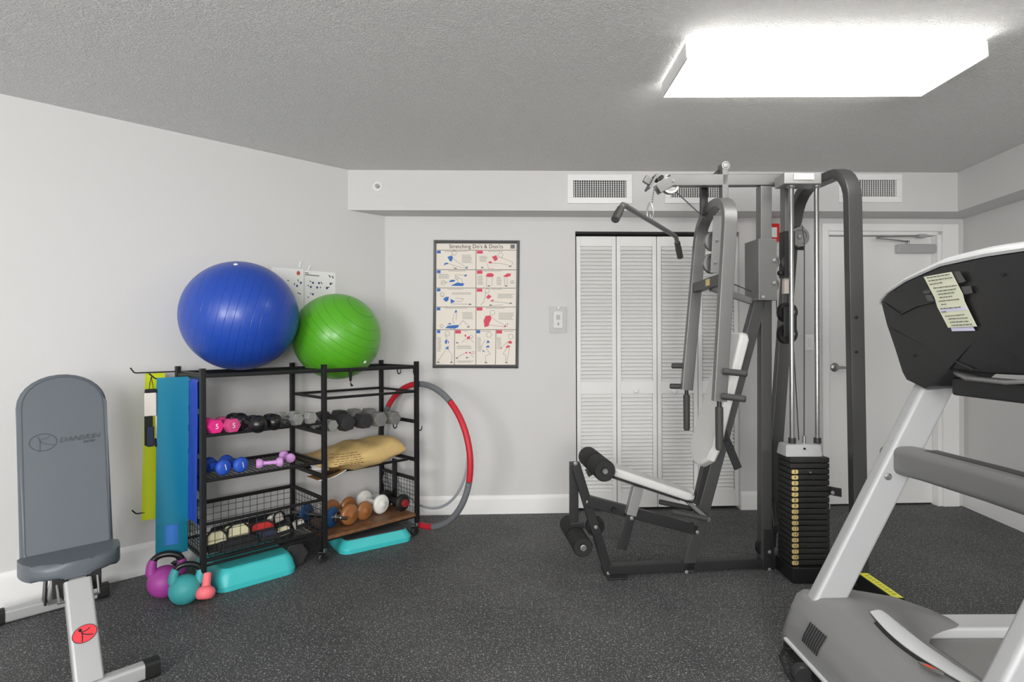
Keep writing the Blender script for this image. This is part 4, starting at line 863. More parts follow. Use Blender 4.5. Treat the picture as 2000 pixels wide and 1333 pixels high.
# ------------------------------------------------------------------ weight bench
BX = Vector((0.712, -0.702, 0)); BY = Vector((0.702, 0.712, 0)); BO = Vector((-2.197, 2.668, 0)) + BY * 0.012
def BN(s, l, z): return BO + BX * s + BY * l + Vector((0, 0, z))
bench = thing('weight_bench', 'grey padded adjustable weight bench with silver frame', 'bench', BN(0.475, 0, 0))
for s, w in ((0.0, 0.22), (0.951, 0.215)):
    bm = nb(); sweep(bm, [BN(s, -w + 0.035, 0.034), BN(s, w - 0.035, 0.034)], rrect(0.05, 0.058, 0.012, 3)); ft = obj('foot_bar', bm, 'silver_paint', bench)
    for k in (-1, 1):
        bm = nb(); sweep(bm, [BN(s, k * (w - 0.05), 0.034), BN(s, k * w, 0.034)], rrect(0.056, 0.066, 0.014, 3)); obj('end_cap', bm, 'rubber_black', ft)
# front leg rises from the front foot to the seat
bm = nb(); sweep(bm, [BN(0.945, 0, 0.05), BN(0.70, 0, 0.345)], rrect(0.088, 0.05, 0.012, 3), up=BX); leg = obj('front_leg', bm, 'silver_paint', bench)
bm = nb(); sweep(bm, [BN(0.70, 0, 0.335), BN(0.40, 0, 0.335), BN(0.02, 0, 0.06)], rrect(0.06, 0.05, 0.01, 3)); obj('main_beam', bm, 'silver_paint', bench)
bm = nb(); prism(bm, [(0, 0), (0.09, 0), (0.17, 0.19), (0.10, 0.19)], face_matrix(BN(-0.005, -0.035, 0.06), BX, (0, 0, 1)), -0.004, 0.004); prism(bm, [(0, 0), (0.09, 0), (0.17, 0.19), (0.10, 0.19)], face_matrix(BN(-0.005, 0.035, 0.06), BX, (0, 0, 1)), -0.004, 0.004); obj('rear_gusset', bm, 'gym_dark', bench)
bm = nb(); sweep(bm, [BN(0.69, -0.062, 0.362), BN(0.745, -0.062, 0.295), BN(0.745, 0.062, 0.295), BN(0.69, 0.062, 0.362)], circ(0.006, 10)); obj('adjust_handle', bm, 'steel', bench)
for k in (-1, 1):
    bm = nb(); bar(bm, BN(0.70, 0.052 * k, 0.30), BN(0.70, 0.052 * k, 0.375), 0.05, 0.008, up=BX); obj('hinge_plate', bm, 'gym_dark', bench)
# emblem on the front leg
a = BN(0.945, 0, 0.05); b = BN(0.70, 0, 0.345); ld = (b - a).normalized(); ln = BY.cross(ld).normalized(); ln = ln if ln.dot(BX) > 0 else -ln
c = a + ld * 0.172 + ln * 0.0256
F = face_matrix(c, BY, ld) if face_matrix(c, BY, ld).to_3x3().col[2].dot(ln) > 0 else face_matrix(c, -BY, ld)
bm = nb(); prism(bm, [(0.038 * math.cos(k * PI / 16), 0.03 * math.sin(k * PI / 16)) for k in range(32)], F @ Matrix.Rotation(0.35, 4, 'Z'), 0, 0.0006); em = obj('emblem', bm, 'sticker_red', leg)
def emblem_lines(bm, F, s, z0, z1, w):
    def st(pts, w0=w):
        for (x0, y0), (x1, y1) in zip(pts, pts[1:]):
            L = math.hypot(x1 - x0, y1 - y0); nx, ny = -(y1 - y0) / L * w0, (x1 - x0) / L * w0
            prism(bm, [((x0 + nx) * s, (y0 + ny) * s), ((x0 - nx) * s, (y0 - ny) * s), ((x1 - nx) * s, (y1 - ny) * s), ((x1 + nx) * s, (y1 + ny) * s)], F, z0, z1)
    st([(-0.5, 0.62), (-0.38, 0.5), (-0.3, 0.3), (-0.25, 0.0), (-0.28, -0.6), (-0.35, -1.0)]); st([(-0.3, 0.28), (0.0, 0.3), (0.35, 0.42), (0.6, 0.62)]); st([(-0.28, 0.15), (0.0, -0.1), (0.5, -0.3), (0.9, -0.35)])
    return st
bm = nb(); emblem_lines(bm, F, 0.028, 0.0006, 0.001, 0.06)
prism(bm, [(0.0, 0.0)] and [(0.006 * math.cos(k * PI / 4) - 0.012, 0.006 * math.sin(k * PI / 4) + 0.016) for k in range(8)], F, 0.0006, 0.001); obj('dancer_mark', bm, 'ink', em)
bm = nb(); e0 = F @ Matrix.Rotation(0.35, 4, 'Z'); sweep(bm, [e0 @ Vector((0.038 * math.cos(k * PI / 16), 0.03 * math.sin(k * PI / 16), 0.0006)) for k in range(32)], circ(0.0011, 5), up=ln, closed=True); obj('emblem_rim', bm, 'ink', em)
# seat pad
def pad(name, poly, M, th, bv, m, par):
    bm = nb(); prism(bm, poly, M, 0, th, bv, 4); return obj(name, bm, m, par, ang=50)
def arcpts(cx, cy, r, a0, a1, n): return [(cx + r * math.cos(math.radians(a0 + (a1 - a0) * i / n)), cy + r * math.sin(math.radians(a0 + (a1 - a0) * i / n))) for i in range(n + 1)]
sd = (BX * 1.0 + Vector((0, 0, 0.02))).normalized()
# local x across the bench, local y towards the front; upper face up
MS = face_matrix(BN(0.45, 0, 0.362), BY, sd); 
if MS.to_3x3().col[2].z < 0: MS = face_matrix(BN(0.45, 0, 0.362), -BY, sd)
sp = [(-0.14, 0.0), (0.14, 0.0), (0.158, 0.03)] + [(0.164 * (abs(math.cos(a)) ** 0.7) * (1 if math.cos(a) > 0 else -1), 0.075 + 0.19 * math.sin(a) ** 0.85) for a in [PI * i / 22 for i in range(0, 23)]] + [(-0.158, 0.03)]
pad('seat_pad', sp, MS, 0.062, 0.024, 'vinyl_grey', bench)
# back pad: leans slightly back from the seat
b0 = BN(0.455, 0, 0.372); b1 = BN(0.285, 0, 1.125); bd = (b1 - b0).normalized(); Lb = (b1 - b0).length
MK = face_matrix(b0, BY, bd)
if MK.to_3x3().col[2].dot(BX) < 0: MK = face_matrix(b0, -BY, bd)
hw = 0.152
bp = [(-hw + 0.012, 0.0), (hw - 0.012, 0.0), (hw, 0.02), (hw, Lb - 0.13)] + [(hw * math.cos(math.radians(a)), Lb - 0.13 + 0.13 * math.sin(math.radians(a))) for a in range(12, 169, 12)] + [(-hw, Lb - 0.13), (-hw, 0.02)]
bp_o = pad('back_pad', bp, MK, 0.062, 0.016, 'vinyl_grey', bench)
zf = 0.062
bm = nb(); k = 0.905
ol = [(x * k, 0.03 + (y - 0.0) * (Lb - 0.045) / Lb) for x, y in bp]
sweep(bm, [MK @ Vector((x, y, zf - 0.0006)) for x, y in ol], circ(0.0022, 6), up=MK.to_3x3().col[2], closed=True); obj('piping', bm, 'vinyl_seam_shade', bp_o)
FL = MK @ Matrix.Translation((0, 0.487, zf - 0.0012)) @ Matrix.Rotation(math.radians(2.5), 4, 'Z')
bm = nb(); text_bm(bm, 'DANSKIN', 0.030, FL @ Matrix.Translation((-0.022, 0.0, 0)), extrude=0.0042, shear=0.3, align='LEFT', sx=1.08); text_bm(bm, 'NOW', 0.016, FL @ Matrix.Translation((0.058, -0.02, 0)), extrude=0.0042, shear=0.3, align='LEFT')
obj('embossed_name', bm, 'vinyl_seam_shade', bp_o)  # lettering coloured darker than the pad to paint in the shade of its grooves
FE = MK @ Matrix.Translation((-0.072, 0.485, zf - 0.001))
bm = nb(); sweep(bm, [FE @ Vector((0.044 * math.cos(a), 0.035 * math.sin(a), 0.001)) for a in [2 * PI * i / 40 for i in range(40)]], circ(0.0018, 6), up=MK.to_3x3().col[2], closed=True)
emblem_lines(bm, FE, 0.040, 0.0, 0.0025, 0.05); obj('embossed_mark', bm, 'vinyl_seam_shade', bp_o)
bm = nb(); bar(bm, BN(0.40, 0, 0.35), BN(0.25, 0, 1.0), 0.05, 0.03, up=BX); obj('back_support', bm, 'silver_paint', bench)
bm = nb(); bar(bm, BN(0.10, 0, 0.12), BN(0.30, 0, 0.72), 0.03, 0.03, up=BX); obj('back_strut', bm, 'gym_dark', bench)
# ------------------------------------------------------------------ multi gym
MT = 0.1; MY0 = 3.0                                   # middle plane of the machine: Y = MY0 + MT * X
GA = math.atan(MT); GD = Vector((math.cos(GA), math.sin(GA), 0)); GN = Vector((math.sin(GA), -math.cos(GA), 0))   # GN points to the viewer
UP = Vector((0, 0, 1))
def G(px, py, off=0.0):
    u, v = uv(px, py); Y = MY0 / (1 - MT * u); return Vector((u * Y, Y, CZ - v * Y)) + GN * off
gym = thing('multi_gym', 'grey multi gym with lat pulldown, white pads and weight stack', 'gym machine', (0.95, 3.1, 0))
def gbar(name, a, b, w, h, m='gym_dark', par=None, up=None, c=0.005):
    """w across the machine (towards the viewer), h in the machine plane"""
    bm = nb(); d = (Vector(b) - Vector(a)).normalized(); n = GN if abs(d.dot(GN)) < 0.9 else UP
    sweep(bm, (a, b), rrect(h, w, min(c, h / 2.2, w / 2.2), 2), up=up or n); return obj(name, bm, m, par or gym)
def bolt(p, par, r=0.007, d=0.009, m='gym_light', ax=None):
    bm = nb(); lathe(bm, [(0, 0), (r * 1.5, 0), (r * 1.5, 0.002), (r, 0.003), (r, d * 0.8), (r * 0.7, d), (0, d)], p, ax or GN, 10); return obj('bolt', bm, m, par)
def pulley(p, r, par, ax=None, m='plastic_black', w=0.024):
    bm = nb(); lathe(bm, [(0, -w / 2), (r * 0.25, -w / 2), (r * 0.28, -w * 0.35), (r * 0.7, -w * 0.3), (r * 0.75, -w / 2), (r, -w / 2), (r * 0.87, 0), (r, w / 2), (r * 0.75, w / 2), (r * 0.7, w * 0.3), (r * 0.28, w * 0.35), (r * 0.25, w / 2), (0, w / 2)], p, ax or GN, 28)
    o = obj('pulley', bm, m, par, ang=30); a = ax or GN; bolt(p + a * w * 0.5, o); return o
def flatz(p, z): return Vector((p.x, p.y, z))
# base
b0 = flatz(G(1186, 1112), 0.036); b1 = flatz(G(1620, 1105), 0.036)
gbar('base_beam', b0, b1, 0.05, 0.05)
bm = nb(); c = flatz(G(1198, 1125), 0.0); box(bm, (-0.045, -0.07, 0.002), (0.06, 0.10, 0.012), 0.003, Matrix.Translation(c) @ Matrix.Rotation(GA, 4, 'Z')); obj('front_foot', bm, 'gym_dark', gym)
# leg developer
top = G(1123, 905); p1 = G(1187, 1118)
fp = gbar('front_post', top, flatz(p1, 0.03), 0.03, 0.05); bolt(top + GN * 0.016, fp); bolt(G(1147, 980, 0.016), fp); bolt(G(1187, 1118, 0.016), fp)
pulley(G(1162, 1028), 0.052, fp, w=0.022); bolt(G(1162, 1028, 0.02), fp)
lv = gbar('leg_lever', top - GN * 0.03, G(1123, 1036, -0.03), 0.03, 0.048)
gbar('lever_bracket', G(1116, 1030, -0.02), G(1142, 1027, -0.02), 0.03, 0.04)
def rollers(cx, cz, cy, r, gap, L, name):
    c = Vector((cx, cy, cz)); bm = nb(); cyl(bm, c - GN * (gap + L + 0.012), c + GN * (gap + L + 0.012), 0.012, n=12); rod = obj('roller_rod', bm, 'steel', gym)
    for k in (-1, 1):
        bm = nb(); a = c + GN * k * gap; b = c + GN * k * (gap + L)
        d = (b - a).normalized(); lathe(bm, [(0, 0), (r * 0.9, 0), (r, 0.008), (r, L - 0.008), (r * 0.9, L), (0.02, L), (0.016, L - 0.004), (0, L - 0.004)], a, d, 28); obj('foam_roller', bm, 'foam_black', rod)
        bm = nb(); lathe(bm, [(0, 0), (0.017, 0), (0.017, 0.006), (0.006, 0.008), (0, 0.008)], b + d * 0.001, d, 14); obj('washer', bm, 'grip_grey' if cz > 0.4 else 'steel', rod)
rollers(0.338, 0.222, 3.045, 0.051, 0.02, 0.17, 'low'); rollers(0.452, 0.607, 3.055, 0.056, 0.018, 0.17, 'high')
gbar('roller_bracket', G(1146, 925), G(1185, 905), 0.03, 0.04)
# seat
gbar('seat_tube', G(1146, 978), G(1358, 1034), 0.05, 0.058)
bm = nb(); cyl(bm, G(1194, 992, 0.026), G(1194, 992, 0.06), 0.012); obj('lock_knob', bm, 'plastic_black', gym)
sp_ = gbar('seat_post', G(1241, 942, 0.045), G(1209, 1066, 0.045), 0.04, 0.05, 'gym_dark'); 
gbar('seat_sleeve', G(1240, 946, 0.047), G(1226, 1000, 0.047), 0.046, 0.056, 'gym_light'); bolt(G(1226, 1005, 0.07), sp_)
gbar('seat_frame', G(1178, 921, 0.02), G(1322, 969, 0.02), 0.06, 0.03, 'gym_grey')
sa, sb = G(1182, 921), G(1344, 976); sd_ = (sb - sa).normalized(); sn = sd_.cross(GN); sn = sn if sn.z > 0 else -sn; L = (sb - sa).length
MS = face_matrix(sa - sn * 0.004, sd_, -GN); 
if MS.to_3x3().col[2].z < 0: MS = face_matrix(sa - sn * 0.004, sd_, GN)
poly = [(0.0, -0.09), (0.02, -0.115), (L - 0.05, -0.10), (L, -0.06), (L, 0.06), (L - 0.05, 0.10), (0.02, 0.115), (0.0, 0.09)]
bm = nb(); prism(bm, poly, MS, 0.006, 0.052, 0.016, 4); obj('seat_pad', bm, 'vinyl_white', gym, ang=50)
bm = nb(); prism(bm, poly, MS, 0.0, 0.006); obj('seat_board', bm, 'plastic_black', gym)
# side handles beside the seat
hb = gbar('handle_arm', G(1332, 972, 0.05), G(1368, 1004, 0.07), 0.02, 0.022, 'gym_grey')
for k, m in ((1, 'grip_grey'), (-1, 'grip_grey')):
    bm = nb(); cyl(bm, G(1367, 1004, 0.09 * k), G(1300, 990, 0.09 * k), 0.014, n=14); obj('hand_grip', bm, m, gym)
bm = nb(); cyl(bm, G(1368, 1004, -0.1), G(1368, 1004, 0.1), 0.012, n=12); obj('handle_crossbar', bm, 'gym_grey', gym)
# inclined post with back pad
pa, pb = flatz(G(1340, 1118), 0.012), G(1489, 562)
ip = gbar('inclined_post', pa, pb, 0.05, 0.068, 'gym_mid'); bolt(G(1337, 1114, 0.027), ip); bolt(G(1358, 1037, 0.027), ip)
gbar('pad_bracket', G(1380, 905), G(1362, 985), 0.04, 0.05); 
ba, bb = G(1376, 912), G(1447, 654); bd_ = (bb - ba).normalized(); bn = bd_.cross(GN); bn = bn if bn.x < 0 else -bn; Lb_ = (bb - ba).length
MBk = face_matrix(ba, bd_, GN)
if MBk.to_3x3().col[2].dot(bn) < 0: MBk = face_matrix(ba, bd_, -GN)
poly = [(0.0, -0.03), (0.0, 0.03), (0.05, 0.115), (0.12, 0.125), (Lb_ - 0.03, 0.115), (Lb_, 0.09), (Lb_, -0.09), (Lb_ - 0.03, -0.115), (0.12, -0.125), (0.05, -0.115)]
bm = nb(); prism(bm, poly, MBk, 0.0, 0.055, 0.018, 4); obj('back_pad', bm, 'vinyl_white', gym, ang=50)
aj = gbar('adjuster_bar', G(1404, 832, 0.02), G(1438, 914, 0.02), 0.014, 0.045)
for px, py in ((1414, 858), (1424, 878), (1432, 894)): bolt(G(px, py, 0.028), aj, 0.005, 0.003, 'dark_gap')
# upright post and plate box
vp = gbar('upright_post', flatz(G(1493, 1110), 0.012), G(1493, 366), 0.05, 0.062, 'gym_mid')
gbar('post_sleeve', G(1492, 475), G(1492, 366), 0.054, 0.066, 'gym_grey', vp)
bm = nb(); q0 = G(1486, 530, 0.045); box(bm, (-0.055, -0.075, -0.168), (0.05, 0.075, 0.168), 0.004, Matrix.Translation(q0 - GN * 0.045) @ Matrix.Rotation(GA, 4, 'Z')); pbx = obj('plate_box', bm, 'gym_grey', gym)
for px, py in ((1497, 513), (1497, 556), (1476, 583)): bolt(G(px, py, 0.078), pbx)
pulley(G(1510, 512), 0.036, pbx, m='steel', w=0.02); pulley(G(1510, 557), 0.036, pbx, m='steel', w=0.02)
gbar('link_strut', G(1392, 562, -0.02), G(1470, 588, -0.02), 0.035, 0.035, 'gym_grey')
# top beam, pulleys
tb = gbar('top_beam', G(1306, 354), G(1612, 352), 0.05, 0.064, 'gym_grey')
for off in (-0.024, 0.024):
    bm = nb(); a = G(1312, 354, off); b = G(1283, 371, off); bar(bm, a, b, 0.004, 0.052, up=(b - a).cross(GN)); obj('pulley_plate', bm, 'gym_grey', tb)
pulley(G(1308, 363), 0.046, tb, m='steel', w=0.03); bolt(G(1311, 356, 0.027), tb)
bm = nb(); MM = Matrix.Translation(G(1272, 357)) @ Matrix.Rotation(GA, 4, 'Z') @ Matrix.Rotation(math.radians(30), 4, 'Y'); box(bm, (-0.006, -0.04, -0.045), (0.006, 0.04, 0.045), 0.002, MM); box(bm, (-0.045, -0.012, -0.02), (-0.006, 0.012, 0.02), 0.002, MM); obj('end_stop', bm, 'gym_grey', tb)
bm = nb(); cyl(bm, G(1290, 348, -0.02), G(1290, 348, 0.02), 0.012); cyl(bm, G(1284, 352, -0.02), G(1284, 352, 0.02), 0.01); obj('rubber_bumper', bm, 'rubber_black', tb)
# chain of links
ch = G(1277, 372); k = 6; ce = G(1273, 399)
for i in range(k):
    c = ch + (ce - ch) * (i + 0.5) / k; ll = (ce - ch).length / k * 0.78; bm = nb()
    d = UP; s = GD if i % 2 else GN
    tube(bm, [c + d * ll * math.cos(a) * 0.9 + s * 0.006 * math.sin(a) for a in [2 * PI * j / 12 for j in range(12)]], 0.0022, 6, closed=True, up=d.cross(s)); obj('chain_link', bm, 'steel', gym)
# press arm
def arm_pt(f_, z): # f_: 0 near leg, 1 far leg
    Y = 2.865 + (3.405 - 2.865) * f_; X = 1.052 + (z - 0.95) * 0.062 + f_ * ((z - 0.95) * 0.03)
    return Vector((X, Y, z))
zs_ = 1.86; pts = [arm_pt(0, 0.962), arm_pt(0, 1.4), arm_pt(0, zs_)]
for i in range(1, 12):
    a = PI * i / 12; f_ = 0.5 - 0.5 * math.cos(a); z = zs_ + 0.165 * math.sin(a) ** 0.8; pts.append(arm_pt(f_, z))
pts += [arm_pt(1, zs_), arm_pt(1, 1.4), arm_pt(1, 0.972)]
bm = nb(); sweep(bm, pts, rrect(0.046, 0.068, 0.006, 2), up=Vector((1, 0, 0))); arm = obj('press_arm', bm, 'gym_grey', gym)
bm = nb(); bar(bm, arm_pt(0.03, 1.588), arm_pt(0.97, 1.588), 0.05, 0.055, up=UP); cbar = obj('arm_crossbar', bm, 'gym_dark', gym)
bm = nb(); c = arm_pt(0.4, 1.588) - Vector((0.028, 0, 0)); box(bm, (-0.001, -0.03, -0.018), (0.001, 0.03, 0.018), 0, Matrix.Translation(c)); obj('arm_sticker', bm, 'label_gold', cbar)
for f_, zz, sg in ((0, 1.115, 1), (0, 0.99, 1), (1, 1.115, -1), (1, 0.99, -1)):
    p = arm_pt(f_, zz); bm = nb(); e = p + Vector((0.10, -0.05, -0.01)) if sg > 0 else p + Vector((-0.085, 0.03, 0.0))
    dd = (e - p).normalized(); lathe(bm, [(0, 0), (0.0165, 0), (0.0165, (e - p).length - 0.006), (0.012, (e - p).length), (0, (e - p).length)], p + Vector((0, -0.035 * (1 if sg > 0 else -1), 0)), dd, 16); obj('side_grip', bm, 'grip_grey', arm)
for f_, zt, L in ((0, 0.962, 0.22), (1, 0.972, 0.215)):
    p = arm_pt(f_, zt); bm = nb(); cyl(bm, p, p - UP * 0.04, 0.012, n=12); obj('grip_stem', bm, 'gym_dark', arm)
    bm = nb(); lathe(bm, [(0, 0), (0.019, 0.0), (0.02, 0.01), (0.019, L - 0.012), (0.015, L), (0, L)], p - UP * 0.03, -UP, 18); obj('hand_grip', bm, 'grip_grey', arm)
hg = gbar('hanger', G(1413, 327), G(1413, 398), 0.05, 0.036, 'gym_grey'); bolt(G(1413, 326, 0.026), hg, 0.016, 0.01)
bm = nb(); cyl(bm, G(1413, 326, -0.028), G(1413, 326, 0.026), 0.021); obj('pivot', bm, 'gym_grey', hg)
gbar('hanger_brace', G(1411, 330, -0.03), G(1394, 345, -0.03), 0.04, 0.02, 'gym_dark'); gbar('rear_hanger', G(1390, 348, -0.1), G(1390, 412, -0.1), 0.03, 0.04, 'gym_dark')
ppl = gbar('pulley_bracket', G(1397, 425, 0.035), G(1391, 535, 0.035), 0.006, 0.055, 'gym_light')
for px, py in ((1394, 472), (1391, 515)): pulley(G(px, py), 0.055, ppl, m='steel', w=0.026); bolt(G(px, py, 0.038), ppl)
# weight tower
cb0, cb1 = P(1532, 359, 2.98), P(1606, 336, 2.98)
bm = nb(); box(bm, (0, 0, 0), ((cb1 - cb0).x, 0.11, cb1.z - cb0.z), 0.006, Matrix.Translation(cb0) @ Matrix.Rotation(0.02, 4, 'Z')); cap = obj('tower_cap', bm, 'gym_light', gym)
l0, l1 = P(1551, 351, 2.976), P(1590, 339, 2.976); bm = nb(); box(bm, (l0.x, 2.9765, l0.z), (l1.x, 2.979, l1.z)); obj('maker_label', bm, mat('label_cream', (226, 222, 196), 0.5), cap)
for px in (1545, 1594.5):
    a, b = P(px, 362, 3.03), P(px, 872, 3.03); b.x = a.x; bm = nb(); cyl(bm, a, Vector((a.x, a.y, 0.06)), 0.0125, n=18); rd = obj('guide_rod', bm, 'chrome', gym)
    bm = nb(); lathe(bm, [(0, 0), (0.021, 0), (0.021, 0.008), (0.014, 0.018), (0, 0.018)], a, -UP, 16); obj('collar', bm, 'steel', rd)
    bm = nb(); lathe(bm, [(0.0127, 0), (0.019, 0), (0.019, 0.03), (0.0127, 0.03)], Vector((a.x, a.y, 0.715)), UP, 16); obj('bushing', bm, 'plastic_dark', rd)
# plates: front face 1545..1622 px wide at the front, numbered
fx0 = P(1544.5, 1000, 2.955).x; fx1 = P(1621, 1000, 2.955).x; fy0, fy1 = 2.955, 3.105
ztop = 0.654; zbot = 0.086; npl = 19; ph = (ztop - zbot) / npl
for i in range(npl):
    z1_ = ztop - i * ph; bm = nb(); box(bm, (fx0, fy0, z1_ - ph + 0.0015), (fx1, fy1, z1_ - 0.0012), 0.0045); pl = obj('weight_plate', bm, 'iron_plate', gym, ang=25)
    xm = fx0 + (fx1 - fx0) * 0.42; bm = nb(); lathe(bm, [(0, 0), (0.007, 0), (0.007, 0.0012), (0, 0.0012)], Vector((xm, fy0, z1_ - ph / 2)), (0, -1, 0), 12); obj('pin_hole', bm, 'dark_gap', pl)
    if i >= 2:
        xl = fx0 + 0.0225; bm = nb(); zc = z1_ - ph / 2; prism(bm, rrect(0.034, ph * 0.74, 0.008, 3), face_matrix((xl, fy0 + 0.0003, zc), (1, 0, 0), (0, 0, 1)), 0, 0.0014); lb = obj('number_label', bm, 'label_gold', pl)
        bm = nb(); text_bm(bm, str(i + 1), 0.024, face_matrix((xl, fy0 - 0.0014, zc), (1, 0, 0), (0, 0, 1))); obj('number', bm, 'ink', lb)
bm = nb(); box(bm, (xm + 0.004, fy0 - 0.02, ztop - 2.5 * ph - 0.004), (xm + 0.014, fy0, ztop - 2.5 * ph + 0.004), 0.002); obj('selector_pin', bm, 'steel', gym)
# head of the stack
bm = nb(); hx0, hx1 = P(1535, 890, 2.975).x, P(1607, 890, 2.975).x; hz0, hz1 = ztop, ztop + 0.062
vs = [((hx0, 2.972, hz0), (hx1, 2.972, hz0), (hx1, 3.085, hz0), (hx0, 3.085, hz0)), ((hx0 + 0.008, 2.984, hz1), (hx1 - 0.008, 2.984, hz1), (hx1 - 0.008, 3.075, hz1), (hx0 + 0.008, 3.075, hz1))]
va = [bm.verts.new(p) for p in vs[0]]; vb = [bm.verts.new(p) for p in vs[1]]; bm.faces.new(va); bm.faces.new(vb)
for i in range(4): bm.faces.new((va[i], va[(i + 1) % 4], vb[(i + 1) % 4], vb[i]))
bmesh.ops.bevel(bm, geom=list(bm.edges), offset=0.004, segments=2, affect='EDGES'); hd_ = obj('stack_head', bm, 'silver_paint', gym)
bm = nb(); lathe(bm, [(0, 0), (0.006, 0), (0.006, 0.004), (0, 0.004)], ((hx0 + hx1) / 2 + 0.002, 2.978, hz0 + 0.042), (0, -1, 0), 12); obj('bolt', bm, 'ink', hd_)
cx = P(1570.5, 860, 3.03).x
bm = nb(); cyl(bm, (cx, 3.03, hz1), (cx, 3.03, hz1 + 0.04), 0.009); obj('cable_end', bm, 'steel', hd_)
def cable(pts, r=0.0032, par=None):
    bm = nb(); tube(bm, pts, r, 6); return obj('cable', bm, 'cable', par or gym)
cable([(cx, 3.03, hz1 + 0.04), P(1571, 470, 3.06), P(1566, 440, 3.06)])
bm = nb(); box(bm, (1.456, 2.93, 0.003), (fx1 + 0.045, 3.13, 0.084), 0.008); obj('stack_base', bm, 'plastic_black', gym)
# rear arch: near leg, top, far leg
ay0, ay1 = 2.86, 3.40; zt_ = 2.155
def ap(f_, z):
    X = 1.712 + 0.03 * (1 - z / 2.135) if f_ < 0.5 else 1.70 - 0.16 * (1 - z / 2.135)
    return Vector((1.730 + 0.03 * (1 - z / 2.135), ay0, z)) if f_ == 0 else Vector((1.705 - 0.165 * (1 - z / 2.135), ay1, z))
pts = [ap(0, 0.03), ap(0, 1.0), ap(0, 1.98)]; A, B_ = ap(0, 1.98), ap(1, 1.93)
for i in range(1, 6): a = PI / 2 * i / 6; pts.append(A + Vector((0, 0.16 * (1 - math.cos(a)), 0.175 * math.sin(a))))
pts.append(A + Vector((0, 0.16, 0.175))); pts.append(Vector((1.71, 3.2, zt_)))
for i in range(1, 6): a = PI / 2 * i / 6; pts.append(Vector((1.705, 3.2 + (ay1 - 3.2) * math.sin(a), zt_ - (zt_ - B_.z) * (1 - math.cos(a)))))
pts += [B_, ap(1, 1.0), ap(1, 0.03)]
bm = nb(); sweep(bm, pts, rrect(0.05, 0.072, 0.006, 2), up=Vector((1, 0, 0))); ar = obj('rear_arch', bm, 'gym_mid', gym)
for py in (620, 688):
    p = P(1673, py, 2.832); bolt(p, ar, 0.005, 0.003, 'dark_gap', (0, -1, 0))
bm = nb(); bar(bm, ap(0, 0.03) + Vector((0, 0.06, 0.02)), Vector((1.752, 2.56, 0.05)), 0.055, 0.09, up=UP); rf = obj('rear_foot', bm, 'gym_dark', gym)
bm = nb(); bar(bm, ap(0, 0.03) + Vector((0, -0.03, 0.067)), Vector((1.752, 2.56, 0.0975)), 0.045, 0.003, up=UP); tp = obj('yellow_tape', bm, mat('tape_yellow', (250, 246, 90), 0.5), rf)
bm = nb(); a, b = ap(0, 0.03) + Vector((0, -0.05, 0.0695)), Vector((1.752, 2.57, 0.0998)); dd = b - a
for i in range(9):
    p = a + dd * (i + 0.6) / 9.5; box(bm, (p.x - 0.010, p.y - 0.007, p.z - 0.0005), (p.x + 0.008, p.y + 0.004, p.z + 0.0008), 0, None)
obj('tape_print', bm, mat('tape_ink', (204, 198, 60), 0.6), tp)
bm = nb(); bar(bm, Vector((fx1 - 0.01, 3.0, 0.475)), Vector((1.71, 2.93, 0.475)), 0.01, 0.045, up=UP); sb_ = obj('stack_bracket', bm, 'gym_dark', gym); bolt(Vector((1.665, 2.93, 0.475)), sb_, ax=(0, -1, 0))
bm = nb(); bar(bm, G(1515, 1035, 0.0), Vector((1.56, 3.38, 0.3)), 0.02, 0.05, up=UP); obj('cross_brace', bm, 'gym_dark', gym)
# second column with label, floating pulley block, high pulley
cl_ = gbar('inner_column', G(1533, 366, 0.02), G(1533, 546, 0.02), 0.05, 0.055, 'gym_grey'); gbar('column_sleeve', G(1533, 455, 0.02), G(1533, 544, 0.02), 0.058, 0.062, 'gym_dark')
gbar('instruction_label', G(1533, 541, 0.024), G(1533, 575, 0.024), 0.03, 0.05, mat('label_print', (196, 186, 178), 0.6)); gbar('strap_plate', G(1537, 573, 0.02), G(1537, 600, 0.02), 0.01, 0.025)
bm = nb(); ball(bm, G(1518, 535, 0.03), 0.016, 14, 10); obj('stop_knob', bm, 'rubber_black', gym)
fb = gbar('pulley_block', G(1531, 602, 0.06), G(1531, 658, 0.06), 0.006, 0.075, 'gym_dark')
for py in (611, 653): pulley(G(1531, py, 0.03), 0.055, fb, w=0.028); bolt(G(1536, py, 0.064), fb)
hp = gbar('pulley_mount', G(1566, 440, -0.05), G(1566, 486, -0.05), 0.01, 0.09, 'plastic_black'); pulley(G(1562, 463, -0.01), 0.055, hp, m='steel', w=0.03)
# low pulley and cables
lp = gbar('low_bracket', G(1496, 1032, 0.03), G(1496, 1114, 0.03), 0.01, 0.055); pulley(G(1493, 1069), 0.05, lp); bolt(G(1496, 1074, 0.036), lp); bolt(G(1496, 1108, 0.036), lp)
cable([G(1160, 1046), G(1330, 1070), G(1482, 1083)]); cable([G(1317, 372), G(1382, 432)]); cable([G(1432, 556, 0.01), G(1466, 570, 0.01)])
cable([G(1513, 508, 0.0), G(1514, 620, 0.02)]); cable([G(1516, 655, 0.02), G(1514, 700, 0.0), G(1497, 1060, 0.0)]); cable([P(1548, 640, 3.05), P(1560, 860, 3.06)])
